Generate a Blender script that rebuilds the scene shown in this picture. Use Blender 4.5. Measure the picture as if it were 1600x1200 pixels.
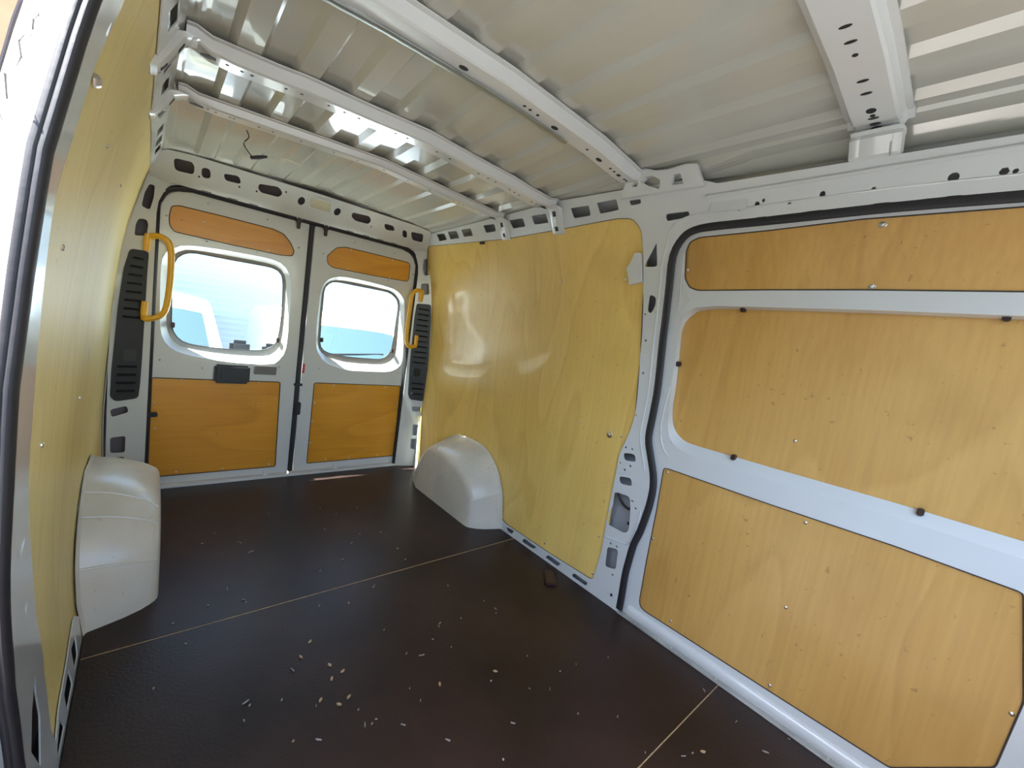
import bpy, bmesh, math, random
from mathutils import Vector, Matrix
from mathutils.geometry import delaunay_2d_cdt
random.seed(7)
for o in list(bpy.data.objects): bpy.data.objects.remove(o)
SC=bpy.context.scene; COL=SC.collection
# ---------------------------------------------------------------- camera
cd=bpy.data.cameras.new('camera'); cam=bpy.data.objects.new('camera',cd); COL.objects.link(cam); SC.camera=cam
cd.sensor_width=36; cd.lens=36*652.774/1600; cd.clip_start=.02; cd.clip_end=200
_y,_p,_r=[math.radians(v) for v in (41.70942,-6.80591,8.73981)]
_f=Vector((math.sin(_y)*math.cos(_p),math.cos(_y)*math.cos(_p),math.sin(_p)))
_rt=Vector((math.cos(_y),-math.sin(_y),0)); _up=_rt.cross(_f)
_r2=_rt*math.cos(_r)+_up*math.sin(_r); _u2=-_rt*math.sin(_r)+_up*math.cos(_r)
M=Matrix((_r2,_u2,-_f)).transposed().to_4x4(); M.translation=Vector((-0.76551,-2.96220,1.16765)); cam.matrix_world=M
# ---------------------------------------------------------------- light
W=bpy.data.worlds.new('world'); SC.world=W; W.use_nodes=True
nt=W.node_tree; bg=nt.nodes['Background']; sky=nt.nodes.new('ShaderNodeTexSky'); sky.sky_type='NISHITA'
sky.sun_disc=False; sky.sun_elevation=math.radians(59); sky.sun_rotation=math.radians(-75); sky.air_density=1.1; sky.dust_density=1.5
nt.links.new(sky.outputs[0],bg.inputs[0]); bg.inputs[1].default_value=.15
sl=bpy.data.lights.new('sun','SUN'); sl.energy=7; sl.angle=math.radians(.6); sl.color=(1,.975,.93)
so=bpy.data.objects.new('sun',sl); COL.objects.link(so); so.location=(-6,2,10)
so.rotation_euler=Vector((.57,-.157,-1)).to_track_quat('-Z','Y').to_euler()
SC.view_settings.view_transform='Standard'; SC.view_settings.look='None'; SC.view_settings.gamma=1
SC.view_settings.use_curve_mapping=False; SC.view_settings.exposure=3.0
SC.cycles.max_bounces=14; SC.cycles.diffuse_bounces=8; SC.cycles.glossy_bounces=6; SC.cycles.transparent_max_bounces=12
SC.cycles.use_denoising=True; SC.cycles.sample_clamp_indirect=8
# ---------------------------------------------------------------- data (metres)
D={
'r_ply':[[-0.0708,1.7072],[-0.9837,1.7017],[-1.4413,1.7186],[-1.7678,1.7327],[-1.8455,1.7256],[-1.8884,1.6766],[-1.8998,1.5764],[-1.9093,1.4468],[-1.9329,1.1452],[-1.9532,0.8873],[-1.9394,0.794],[-1.9115,0.7004],[-1.912,0.5706],[-1.9118,0.4134],[-1.9183,0.2245],[-1.9023,0.0622],[-1.5721,0.0496],[-1.2452,0.0485],[-1.1994,0.0601],[-1.1806,0.1337],[-1.1616,0.2076],[-1.0876,0.3232],[-0.9602,0.4057],[-0.8132,0.4249],[-0.6246,0.4051],[-0.4758,0.3282],[-0.3262,0.2032],[-0.2124,0.0788],[-0.154,-0.0097],[-0.0639,0.4107],[0.0101,0.865],[0.0112,1.4133]],
'r_rail':[[[-0.2356,1.7748],[-0.3376,1.7717],[-0.3602,1.7318],[-0.2569,1.73]],[[-0.383,1.78],[-0.4927,1.7759],[-0.5128,1.734],[-0.402,1.7332]],[[-0.5475,1.7792],[-0.6564,1.7781],[-0.669,1.7385],[-0.5674,1.7379]],[[-0.7947,1.7844],[-0.9016,1.7823],[-0.9079,1.7459],[-0.8123,1.7427]],[[-1.0389,1.7896],[-1.1576,1.7881],[-1.168,1.7483],[-1.0656,1.7471]],[[-1.2253,1.7936],[-1.3352,1.7916],[-1.345,1.7514],[-1.2399,1.7515]],[[-1.5019,1.799],[-1.6153,1.797],[-1.6209,1.7562],[-1.519,1.7553]],[[-1.6603,1.8019],[-1.7681,1.8038],[-1.7774,1.7628],[-1.6765,1.7584]],[[-1.8318,1.7917],[-1.8872,1.7897],[-1.8891,1.7739],[-1.8397,1.7725]]],
'r_pil':[[[-1.9967,1.7272],[-2.0924,1.7263],[-2.0973,1.7091],[-2.0013,1.7005]],[[-1.9601,1.6256],[-1.9697,1.5317],[-1.9058,1.5328],[-1.9493,1.6092]],[[-1.9433,1.4211],[-1.9748,1.4116],[-1.978,1.3829],[-1.9581,1.342],[-1.9415,1.3517]],[[-1.9428,1.0055],[-1.9796,1.0187],[-1.9851,0.9564],[-1.9496,0.9542]],[[-1.9305,0.7096],[-1.9895,0.7197],[-2.003,0.6884],[-1.9413,0.6766]],[[-1.9311,0.5963],[-1.9936,0.6102],[-2.0079,0.5766],[-1.9454,0.5647]],[[-1.9239,0.519],[-2.0056,0.5274],[-2.0238,0.4624],[-2.0334,0.3757],[-2.0138,0.3572],[-1.9211,0.3572],[-1.9131,0.4076],[-1.9298,0.4464]],[[-1.9443,0.2571],[-2.0022,0.2709],[-2.0094,0.1777],[-1.9515,0.1616]]],
'r_dots':[[-1.9593,1.0836],[-1.959,0.8917],[-1.9325,1.1279],[-1.9384,0.7364],[-1.9721,0.738],[-1.9788,0.6621],[-1.954,0.6352],[-1.9243,0.6586],[-2.0223,0.5131],[-2.0443,0.4894],[-1.9574,0.2795],[-1.9927,0.2816],[-1.9988,0.1465],[-2.013,0.0532],[-2.2329,1.7199],[-2.2658,1.7164],[-2.2767,1.7134],[-2.3342,1.7222],[-2.3535,1.731],[-2.4317,1.7166],[-2.7984,1.729],[-2.8837,1.7279],[-2.902,1.7263],[-2.5183,1.7283],[-2.6402,1.7253],[-1.9848,1.3489],[-1.9304,1.3376],[-1.9492,1.2262]],
'r_sill':[[[-1.2532,0.0643],[-1.326,0.0779],[-1.3082,0.0339],[-1.2722,0.0368]],[[-1.4163,0.0737],[-1.5171,0.0699],[-1.4946,0.0361],[-1.3996,0.0309]],[[-1.6093,0.076],[-1.6985,0.0724],[-1.6804,0.0343],[-1.5899,0.0368]],[[-1.79,0.073],[-1.8802,0.0727],[-1.8688,0.0362],[-1.7777,0.0353]]],
'r_seal':[[-2.0641,0.0155],[-2.0625,0.0833],[-2.0589,0.1743],[-2.0615,0.2373],[-2.0698,0.3329],[-2.087,0.4013],[-2.1006,0.4961],[-2.1047,0.5475],[-2.1036,0.6079],[-2.0908,0.6666],[-2.0629,0.7378],[-2.0375,0.8108],[-2.0373,0.9171],[-2.0369,1.0497],[-2.0276,1.2537],[-2.0292,1.4489],[-2.0352,1.5715],[-2.0709,1.6353],[-2.118,1.6613],[-2.1905,1.6685],[-2.3725,1.6709],[-2.6958,1.6764],[-2.9255,1.6734]],
'r_brk':[[-1.8644,1.5879],[-1.8929,1.5868],[-1.9037,1.4706],[-1.8435,1.4566],[-1.8374,1.4942],[-1.8258,1.5237],[-1.8472,1.5522]],
'r_screw':[[-0.8874,1.4554],[-1.4098,1.4669],[-1.8112,1.4835],[-0.3937,1.4591],[-1.0596,1.3597],[-1.6537,0.7785],[-1.9015,0.777],[-0.1774,0.7328],[-1.9965,0.8076],[-0.7604,0.8264],[-1.8871,0.2768],[-1.5641,0.0823],[-1.892,0.0894],[-0.4644,0.3054],[-0.8236,0.4412],[-1.1882,0.0797],[-0.6286,0.4201]],
'r_tie':[[-1.8349,0.767]],
'r_clip':[[-0.7567,1.6944]],
'r_scar':[[-0.1782,1.102],[-1.3735,1.2618],[-0.5241,1.0546],[-1.0214,1.1464],[-1.7362,1.0486]],
'rd_up':[[-2.0826,1.592],[-2.0958,1.6237],[-2.1306,1.6374],[-2.3711,1.6435],[-2.6268,1.6548],[-2.9305,1.6512],[-2.9687,1.4605],[-2.6585,1.4571],[-2.3957,1.4516],[-2.1445,1.444],[-2.109,1.4555],[-2.0866,1.4894]],
'rd_mid':[[-2.0868,1.3008],[-2.1005,1.3479],[-2.1398,1.3777],[-2.2268,1.3893],[-2.6684,1.3995],[-2.9801,1.4028],[-3.096,0.8046],[-2.8526,0.8076],[-2.5116,0.7964],[-2.2689,0.7909],[-2.1899,0.7947],[-2.1301,0.8205],[-2.1068,0.8755],[-2.0893,1.0603]],
'rd_midply':[[-2.0817,1.2915],[-2.096,1.3319],[-2.1374,1.3703],[-2.213,1.382],[-2.6638,1.3948],[-2.9823,1.3984],[-3.0903,0.8418],[-2.8422,0.8413],[-2.4929,0.8338],[-2.2229,0.8301],[-2.1754,0.8321],[-2.1331,0.8561],[-2.1083,0.8917],[-2.0948,0.9591],[-2.0936,1.0624]],
'rd_low':[[-2.1259,0.7033],[-2.1517,0.7068],[-2.5289,0.7126],[-2.8691,0.7235],[-3.1117,0.7219],[-3.1616,0.4595],[-3.1515,0.2635],[-2.9795,0.0938],[-2.6598,0.0838],[-2.1742,0.0714],[-2.1505,0.0775],[-2.1411,0.105],[-2.1351,0.2881],[-2.1326,0.5075]],
'rd_screwU':[[-2.6713,1.639],[-2.6743,1.4702],[-2.0943,1.523]],
'rd_screwM':[[-2.5554,0.949]],
'rd_screwL':[[-2.1436,0.6898],[-2.6456,0.6943],[-2.65,0.3885],[-2.2883,0.0988],[-2.6602,0.1013],[-2.1407,0.3886],[-3.1505,0.4143]],
'rd_clips':[[-2.3142,1.3851],[-2.9534,1.3995],[-2.0937,1.1476],[-2.377,0.8318],[-2.8975,0.8391]],
'thr':[[0.8811,-2.0338],[0.8833,-2.8748],[0.8702,-2.68]],
'd1_win':[[-0.7193,1.2574],[-0.7058,1.3106],[-0.6728,1.342],[-0.6281,1.3699],[-0.4807,1.3856],[-0.2263,1.3908],[-0.1557,1.376],[-0.117,1.3375],[-0.0941,1.2788],[-0.0882,1.1597],[-0.0868,0.9565],[-0.0925,0.8404],[-0.118,0.7886],[-0.1585,0.7486],[-0.3498,0.7435],[-0.5068,0.7587],[-0.601,0.777],[-0.6579,0.8008],[-0.6923,0.8435],[-0.7113,0.9182],[-0.7179,1.0891]],
'd1_gl':[[-0.6678,1.2011],[-0.665,1.264],[-0.6502,1.3019],[-0.6182,1.3302],[-0.5677,1.3422],[-0.4116,1.3425],[-0.2136,1.3449],[-0.1671,1.3353],[-0.14,1.3093],[-0.1283,1.2517],[-0.1217,1.0707],[-0.129,0.926],[-0.1435,0.8749],[-0.1774,0.8428],[-0.2464,0.8202],[-0.4753,0.8189],[-0.5808,0.8312],[-0.6248,0.8523],[-0.6519,0.8927],[-0.6629,0.9557]],
'd2_win':[[0.0819,1.1459],[0.0822,1.2299],[0.0998,1.3],[0.125,1.3341],[0.1677,1.3595],[0.2339,1.3729],[0.3891,1.3732],[0.5675,1.3617],[0.6201,1.3433],[0.6663,1.3041],[0.6851,1.2403],[0.7048,1.049],[0.7197,0.853],[0.7103,0.8025],[0.6728,0.7653],[0.6034,0.7415],[0.4369,0.737],[0.2988,0.7384],[0.1914,0.7679],[0.1431,0.7911],[0.1056,0.8406],[0.0849,0.8907],[0.0795,1.0398]],
'd2_gl':[[0.1203,1.1061],[0.1191,1.252],[0.1245,1.2828],[0.1464,1.3126],[0.1864,1.3332],[0.3443,1.3328],[0.5341,1.3313],[0.5902,1.3225],[0.6349,1.2922],[0.6567,1.2429],[0.6546,1.1359],[0.6514,1.0379],[0.6468,0.949],[0.6381,0.8939],[0.6116,0.8572],[0.5641,0.8289],[0.4467,0.8248],[0.3069,0.8279],[0.1956,0.8415],[0.1514,0.86],[0.1271,0.8975],[0.122,0.9978]],
'd1_up':[[-0.6898,1.5559],[-0.6586,1.5688],[-0.4613,1.5703],[-0.212,1.5683],[-0.1553,1.5533],[-0.1165,1.5133],[-0.0912,1.4689],[-0.0994,1.4356],[-0.1595,1.4255],[-0.4226,1.4249],[-0.6738,1.4287],[-0.6934,1.4564],[-0.6979,1.5011]],
'd2_up':[[0.1028,1.4829],[0.1573,1.5497],[0.2139,1.5678],[0.4362,1.5697],[0.6729,1.5696],[0.6906,1.5547],[0.6939,1.4517],[0.681,1.4302],[0.4068,1.4212],[0.1455,1.4179],[0.1113,1.4353]],
'd1_low':[[-0.735,0.6353],[-0.1063,0.6351],[-0.0932,0.065],[-0.733,0.0647]],
'd2_low':[[0.0993,0.6387],[0.7315,0.6375],[0.7438,0.0723],[0.1,0.069]],
'd1_latch':[[-0.4627,0.728],[-0.2827,0.7322],[-0.2754,0.6204],[-0.4631,0.6211]],
'd1_blk':[[-0.2454,0.7347],[-0.1501,0.7327],[-0.1501,0.6831],[-0.2419,0.6824]],
'd_dots':[[-0.5368,1.6165],[-0.2491,1.6138],[-0.532,1.4149],[-0.2883,1.4139],[-0.7083,1.5014],[-0.5159,0.7019],[-0.1212,0.7345],[-0.7068,0.7363],[-0.0676,1.4943],[0.2693,1.6112],[0.0779,1.4934],[0.5567,1.6072],[0.5367,1.4112],[0.295,1.4113],[0.7203,1.4902],[0.1232,0.7369],[0.5077,0.7074],[0.7027,0.7371]],
'd1_sc':[[-0.5624,1.3933],[-0.2331,1.4385],[-0.6056,0.6265],[-0.2241,0.6263],[-0.719,0.4923],[-0.7108,0.3461],[-0.0993,0.4955],[-0.0952,0.1929],[-0.6074,0.0811],[-0.3822,0.0772],[-0.1318,0.082],[-0.5458,1.5148]],
'd2_sc':[[0.2535,1.5564],[0.5532,1.5564],[0.2493,1.4318],[0.5441,1.431],[0.1164,0.6305],[0.2309,0.6255],[0.4165,0.6224],[0.6075,0.6235],[0.1161,0.4967],[0.1108,0.3705],[0.1121,0.2155],[0.2259,0.0858],[0.3894,0.0813],[0.6104,0.0831],[0.7236,0.4896],[0.7311,0.3453],[0.7413,0.1359]],
'd_hook':[[-0.0845,1.6534],[0.0751,1.6508]],
'd_catch':[[-0.15,0.0269],[0.2933,0.0315]],
'd_strip':[[-0.0005,0.4523],[-0.0029,0.7634],[-0.0252,0.6596]],
'd_clip':[[-0.7354,0.4307]],
'pl':[[[-0.7792,1.6329],[-0.7595,1.6312],[-0.7621,1.5674],[-0.7746,1.5063],[-0.8064,1.5143],[-0.7969,1.5859]],[[-0.8139,1.4527],[-0.785,1.4556],[-0.777,1.436],[-0.7823,1.3771],[-0.8276,1.3642],[-0.8247,1.4212]],[[-0.8909,0.4742],[-0.8291,0.4902],[-0.8207,0.4549],[-0.8851,0.4332]],[[-0.887,0.3243],[-0.8291,0.3267],[-0.8289,0.235],[-0.8848,0.2412]],[[-0.884,0.2133],[-0.8307,0.2141],[-0.8309,0.1358],[-0.8823,0.1467]]],
'vent_l':[[-0.842,1.2976],[-0.7696,1.3003],[-0.7727,1.1792],[-0.7744,1.0139],[-0.7776,0.7435],[-0.7805,0.6056],[-0.7855,0.5292],[-0.8732,0.5169],[-0.8926,0.5414],[-0.8915,0.6741],[-0.8773,0.9994],[-0.8621,1.1923]],
'pr':[[[0.7742,1.6149],[0.8099,1.6274],[0.8294,1.5076],[0.7934,1.4955],[0.7735,1.5438]],[[0.7774,1.4349],[0.8323,1.4457],[0.8469,1.3662],[0.783,1.3496]],[[0.819,0.4861],[0.8965,0.4864],[0.9058,0.4504],[0.8285,0.4454]],[[0.8455,0.3422],[0.8946,0.3394],[0.9053,0.25],[0.851,0.2531]],[[0.8444,0.2265],[0.8986,0.2232],[0.9038,0.138],[0.8494,0.142]]],
'vent_r':[[0.763,1.2832],[0.8657,1.2915],[0.8801,1.1757],[0.8977,0.8774],[0.9046,0.6221],[0.9006,0.5336],[0.7982,0.5412],[0.7788,0.5856],[0.7657,0.8616],[0.7593,1.1565]],
'hr_l':[[-0.7751,1.315],[-0.7672,1.3718],[-0.7298,1.3824],[-0.6892,1.3473],[-0.681,1.2151],[-0.6899,1.043],[-0.714,0.9814],[-0.7648,0.9582],[-0.7807,0.9797],[-0.7798,1.0264]],
'hr_r':[[0.7733,1.314],[0.7608,1.3791],[0.7242,1.3769],[0.6911,1.3469],[0.6841,1.2885],[0.6824,1.1442],[0.6851,0.9991],[0.7178,0.9545],[0.7595,0.9552],[0.7648,1.0299]],
'hd':[[[-0.6961,1.7671],[-0.6239,1.7716],[-0.6118,1.7577],[-0.6102,1.7248],[-0.6871,1.7205]],[[-0.5838,1.7634],[-0.547,1.7665],[-0.5404,1.7264],[-0.5781,1.7236]],[[-0.4918,1.7643],[-0.4228,1.7735],[-0.4068,1.7424],[-0.4784,1.7387]],[[-0.3289,1.7672],[-0.2353,1.7792],[-0.2083,1.7572],[-0.2208,1.7357],[-0.3097,1.7322],[-0.3294,1.7471]],[[0.1848,1.7664],[0.2925,1.7734],[0.3153,1.7504],[0.3044,1.733],[0.2215,1.7302],[0.1878,1.7464]],[[0.3971,1.7601],[0.4641,1.7619],[0.4905,1.7377],[0.4265,1.7296]],[[0.534,1.7562],[0.5675,1.7566],[0.5957,1.7193],[0.5614,1.7192]],[[0.5947,1.7593],[0.6893,1.7664],[0.7178,1.7192],[0.6375,1.717]]],
'hd_dots':[[-0.1067,1.7482],[0.0997,1.7476],[-0.5887,1.7232],[-0.4126,1.7295],[-0.1952,1.7668],[-0.3315,1.7321],[0.3311,1.7249]],
'lamp':[[-0.0694,1.777],[0.0457,1.7797],[0.0636,1.7348],[-0.0534,1.7305]],
'l_edge':[[-1.9844,1.5841],[-2.009,1.4691],[-2.027,1.3087],[-2.0498,1.2221],[-1.9983,0.9779],[-1.9859,0.8168],[-1.8548,0.5773],[-1.7055,0.2912],[-1.6888,0.0898]],
'l_bot':[[-1.6823,0.0446],[-1.6078,0.0686],[-1.5478,0.0737],[-1.4579,0.0798],[-1.3626,0.0911],[-1.2954,0.0977]],
'l_arch':[[-1.2699,0.1134],[-1.2178,0.2134],[-1.1538,0.2891],[-1.0389,0.348],[-0.8881,0.3934],[-0.605,0.3887]],
'l_sealo':[[-2.2037,1.4688],[-2.2354,1.3956],[-2.2524,1.3328],[-2.2614,1.2625],[-2.2437,1.1685],[-2.2121,1.0573],[-2.1892,0.934],[-2.1351,0.7355],[-2.0223,0.4715],[-1.9073,0.2102]],
'l_seali':[[-2.061,1.5438],[-2.0937,1.4363],[-2.1166,1.3419],[-2.1282,1.2559],[-2.1158,1.1308],[-2.0933,0.9962],[-2.0749,0.8501],[-2.015,0.6678],[-1.9529,0.5136],[-1.7985,0.0965]],
'l_sill':[[[-1.3444,0.1061],[-1.288,0.0342],[-1.3185,0.0344],[-1.3896,0.0986]],[[-1.4638,0.091],[-1.4008,0.021],[-1.4611,0.0021],[-1.5398,0.0789]],[[-1.607,0.0758],[-1.4979,-0.043],[-1.4754,-0.1135],[-1.5419,-0.0862],[-1.6681,0.0415]]],
'l_pil':[[[-2.0124,1.5377],[-2.0066,1.5262],[-2.0047,1.5127],[-2.0233,1.5113]],[[-1.9711,0.7158],[-1.964,0.6988],[-1.9975,0.6846],[-2.0054,0.7085]],[[-1.8999,0.5591],[-1.8986,0.5205],[-1.9255,0.5564]],[[-1.7427,0.2959],[-1.6868,0.1674],[-1.7449,0.1266],[-1.7921,0.2358]]],
'l_screw':[[-1.5824,1.4445],[-1.0115,1.4479],[-2.3615,1.3892],[-1.8638,1.1969],[-1.238,0.7892],[-0.5312,0.7341],[-1.8402,0.8311]],
'l_tie':[[-1.9603,1.4601]],
'chips':[[-0.2301,-0.5557],[0.0846,-0.6838],[-0.0228,-0.8332],[0.1212,-0.9492],[0.2277,-0.9736],[0.0524,-1.0184],[0.2344,-1.1644],[-0.1486,-1.1919],[-0.2164,-1.419],[-0.0348,-1.1447],[0.2246,-1.2705],[0.0274,-0.5809],[0.2196,-0.6474],[-0.2983,-1.5936],[-0.3408,-1.6482],[-0.2724,-1.7262],[-0.2844,-1.7841],[-0.2617,-1.8747],[-0.3343,-1.8427],[-0.294,-1.8856],[-0.2532,-1.931],[-0.2463,-1.7721],[-0.2557,-1.9869],[-0.2216,-1.9873],[-0.2377,-1.9937],[-0.3755,-1.6887],[-0.3505,-1.8553],[-0.43,-1.9303],[-0.3753,-1.9614],[0.3004,-1.5447],[0.3816,-1.7094],[0.3954,-1.774],[0.3801,-1.7977],[0.2326,-1.7514],[0.1431,-1.7351],[0.1318,-1.7492],[-0.0363,-1.8077],[0.0057,-1.8424],[0.0768,-1.7952],[0.1164,-1.862],[-0.0023,-1.9787],[-0.0834,-1.9984],[0.1514,-2.0573],[0.1896,-2.0338],[0.4702,-2.1649],[0.317,-2.3041],[0.3042,-2.1895],[0.2448,-2.1501],[0.337,-2.0408],[0.1143,-2.2145],[0.5208,-2.5874],[0.5535,-2.6041],[0.7323,-2.7202],[0.8585,-2.7526],[-0.557,-1.2344],[-0.4483,-1.2551],[-0.4428,-1.2752],[-0.4886,-1.1581],[-0.5377,-0.7536],[-0.4045,-0.8021],[-0.3957,-0.8126],[-0.3695,-0.912],[-0.4835,-0.6669],[-0.5041,-1.7571],[-0.5129,-1.7419],[-0.5245,-1.8005],[0.0199,-2.2828],[0.4862,-2.5763],[0.3935,-2.5024],[0.4222,-2.3836],[0.7968,-2.4978],[-0.6607,-1.285],[-0.0927,-1.9434],[-0.1645,-2.0448],[-0.632,-1.4109],[-0.7131,-1.5634],[-0.0794,-2.1539],[0.6091,-2.2083],[0.3925,-2.1555],[0.7646,-2.6214],[-0.0559,-1.6628],[-0.1146,-1.4564],[0.0183,-1.3931],[0.0084,-1.4031],[-0.4272,-1.7851]]}
for _k,_lo in (('rd_up',-2.9),('rd_mid',-2.9),('rd_midply',-2.9)):
    D[_k]=[(-3.17 if p[0]<_lo else p[0],p[1]) for p in map(tuple,D[_k])]
# ---------------------------------------------------------------- materials
def mk(name,col,rough=.4,metal=0,coat=0,spec=.5,var=0,vscale=3,bump=0,bscale=80,stretch=(1,1,1),crough=.08,dirt=0):
    m=bpy.data.materials.new(name); m.use_nodes=True; n=m.node_tree; b=n.nodes['Principled BSDF']
    b.inputs['Base Color'].default_value=(*col,1); b.inputs['Roughness'].default_value=rough
    b.inputs['Metallic'].default_value=metal; b.inputs['Coat Weight'].default_value=coat; b.inputs['Coat Roughness'].default_value=crough
    b.inputs['Specular IOR Level'].default_value=spec
    tc=n.nodes.new('ShaderNodeTexCoord'); mp=n.nodes.new('ShaderNodeMapping'); mp.inputs['Scale'].default_value=stretch
    n.links.new(tc.outputs['Object'],mp.inputs[0])
    last=None
    if var>0:
        t=n.nodes.new('ShaderNodeTexNoise'); t.inputs['Scale'].default_value=vscale; t.inputs['Detail'].default_value=5
        n.links.new(mp.outputs[0],t.inputs[0])
        r=n.nodes.new('ShaderNodeValToRGB'); r.color_ramp.elements[0].position=.3; r.color_ramp.elements[1].position=.7
        r.color_ramp.elements[0].color=(*[c*(1-var) for c in col],1); r.color_ramp.elements[1].color=(*[min(1,c*(1+var)) for c in col],1)
        n.links.new(t.outputs[0],r.inputs[0]); last=r.outputs[0]
    if dirt>0:
        t=n.nodes.new('ShaderNodeTexNoise'); t.inputs['Scale'].default_value=38; t.inputs['Detail'].default_value=3
        n.links.new(tc.outputs['Object'],t.inputs[0])
        r=n.nodes.new('ShaderNodeValToRGB'); r.color_ramp.elements[0].position=.68; r.color_ramp.elements[1].position=.74
        r.color_ramp.elements[0].color=(0,0,0,1); r.color_ramp.elements[1].color=(dirt,dirt,dirt,1)
        n.links.new(t.outputs[0],r.inputs[0])
        mx=n.nodes.new('ShaderNodeMixRGB'); mx.inputs[2].default_value=(*[c*.35 for c in col],1)
        if last: n.links.new(last,mx.inputs[1])
        else: mx.inputs[1].default_value=(*col,1)
        n.links.new(r.outputs[0],mx.inputs[0]); last=mx.outputs[0]
    if last: n.links.new(last,b.inputs['Base Color'])
    if bump>0:
        t=n.nodes.new('ShaderNodeTexNoise'); t.inputs['Scale'].default_value=bscale; t.inputs['Detail'].default_value=2
        n.links.new(mp.outputs[0],t.inputs[0])
        bp=n.nodes.new('ShaderNodeBump'); bp.inputs['Strength'].default_value=bump; bp.inputs['Distance'].default_value=.004
        n.links.new(t.outputs[0],bp.inputs['Height']); n.links.new(bp.outputs[0],b.inputs['Normal'])
    return m
def ply(name,base,light,dark,axis,seed=0,rough=.3,coat=.35,smudge=.5,crough=.16,bmp=.12):
    """rotary cut birch ply: soft vertical veneer flames, fine pores, smudges"""
    light=tuple(c*1.05 for c in light); dark=tuple(c*.90 for c in dark)
    m=bpy.data.materials.new(name); m.use_nodes=True; n=m.node_tree; b=n.nodes['Principled BSDF']; L=n.links.new
    tc=n.nodes.new('ShaderNodeTexCoord')
    def mp(sc,loc=(0,0,0)):
        q=n.nodes.new('ShaderNodeMapping'); q.inputs['Scale'].default_value=sc; q.inputs['Location'].default_value=(seed+loc[0],seed*.7+loc[1],seed*.3+loc[2])
        L(tc.outputs['Object'],q.inputs[0]); return q.outputs[0]
    def noise(v,s,d=3,dist=0):
        t=n.nodes.new('ShaderNodeTexNoise'); t.inputs['Scale'].default_value=s; t.inputs['Detail'].default_value=d; t.inputs['Distortion'].default_value=dist
        L(v,t.inputs[0]); return t.outputs[0]
    def ramp(x,stops):
        r=n.nodes.new('ShaderNodeValToRGB'); e=r.color_ramp.elements
        e[0].position=stops[0][0]; e[0].color=(*stops[0][1],1); e[1].position=stops[-1][0]; e[1].color=(*stops[-1][1],1)
        for p,c in stops[1:-1]:
            k=e.new(p); k.color=(*c,1)
        L(x,r.inputs[0]); return r.outputs[0]
    def mix(f,a,c,mode='MIX'):
        x=n.nodes.new('ShaderNodeMixRGB'); x.blend_type=mode
        if isinstance(f,float): x.inputs[0].default_value=f
        else: L(f,x.inputs[0])
        L(a,x.inputs[1])
        if isinstance(c,tuple): x.inputs[2].default_value=(*c,1)
        else: L(c,x.inputs[2])
        return x.outputs[0]
    s={'z':(1.6,1.6,.33),'x':(.33,1.6,1.6),'h':(1.6,.33,1.6)}[axis]
    a=noise(mp(s),1.7,1.2,.35)
    w=n.nodes.new('ShaderNodeMath'); w.operation='MULTIPLY'; w.inputs[1].default_value=7; L(a,w.inputs[0])
    fr=n.nodes.new('ShaderNodeMath'); fr.operation='FRACT'; L(w.outputs[0],fr.inputs[0])
    col=ramp(fr.outputs[0],[(0,dark),(.2,base),(.55,base),(.9,light),(1,dark)])
    big=noise(mp((.8,.8,.6)),1.3,2); g=(.5,.5,.5)
    col=mix(.72,col,ramp(big,[(.3,dark),(.5,base),(.72,light)]))
    f={'z':(70,70,2.5),'x':(2.5,70,70),'h':(70,2.5,70)}[axis]
    col=mix(.10,col,ramp(noise(mp(f),1,3),[(.3,(.25,.25,.25)),(.7,(.9,.9,.9))]),'OVERLAY')
    sp=ramp(noise(mp((1,1,1),(3,1,2)),46,2),[(.685,(0,0,0)),(.76,(smudge*.8,)*3)])
    col=mix(sp,col,tuple(c*.35 for c in dark))
    sm=ramp(noise(mp((1,1,1),(5,2,7)),3.2,5),[(.55,(0,0,0)),(.8,(.45*smudge,)*3)])
    col=mix(sm,col,tuple(c*.45 for c in dark))
    L(col,b.inputs['Base Color']); b.inputs['Roughness'].default_value=rough
    b.inputs['Coat Weight'].default_value=coat; b.inputs['Coat Roughness'].default_value=crough
    bp=n.nodes.new('ShaderNodeBump'); bp.inputs['Strength'].default_value=bmp; bp.inputs['Distance'].default_value=.01
    L(noise(mp((1,1,1)),5,2),bp.inputs['Height']); L(bp.outputs[0],b.inputs['Normal']); L(bp.outputs[0],b.inputs['Coat Normal'])
    return m
white=mk('white_paint',(.64,.66,.65),.24,coat=.5,var=.04,vscale=2,bump=.04,bscale=25)
roofm=mk('roof_paint',(.50,.50,.44),.2,coat=.8,var=.04,vscale=1.5,bump=.06,bscale=14,crough=.04)
worn=mk('worn_white_paint',(.66,.62,.53),.33,coat=.3,var=.1,vscale=5,bump=.15,bscale=30,dirt=.5)
skinm=mk('outer_skin_paint',(.42,.43,.44),.5)
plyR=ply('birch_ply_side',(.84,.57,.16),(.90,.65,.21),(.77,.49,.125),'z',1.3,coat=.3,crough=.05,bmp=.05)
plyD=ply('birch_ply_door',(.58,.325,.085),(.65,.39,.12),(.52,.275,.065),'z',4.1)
plyL=ply('birch_ply_left',(.85,.68,.25),(.90,.74,.31),(.78,.60,.20),'z',7.7,rough=.5,coat=.08,smudge=.35)
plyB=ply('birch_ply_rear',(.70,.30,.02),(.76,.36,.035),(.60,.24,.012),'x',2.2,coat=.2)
plyR2=None
floorm=mk('phenolic_floor',(.026,.014,.011),.42,spec=.3,var=.45,vscale=2.4,bump=.25,bscale=120,coat=.06,crough=.25)
edge=mk('board_edge',(.30,.17,.08),.7)
black=mk('black_plastic',(.018,.018,.02),.42,bump=.1,bscale=200)
rubber=mk('black_rubber',(.02,.019,.022),.55,bump=.15,bscale=60)
brownp=mk('brown_plastic',(.035,.014,.012),.4)
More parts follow.
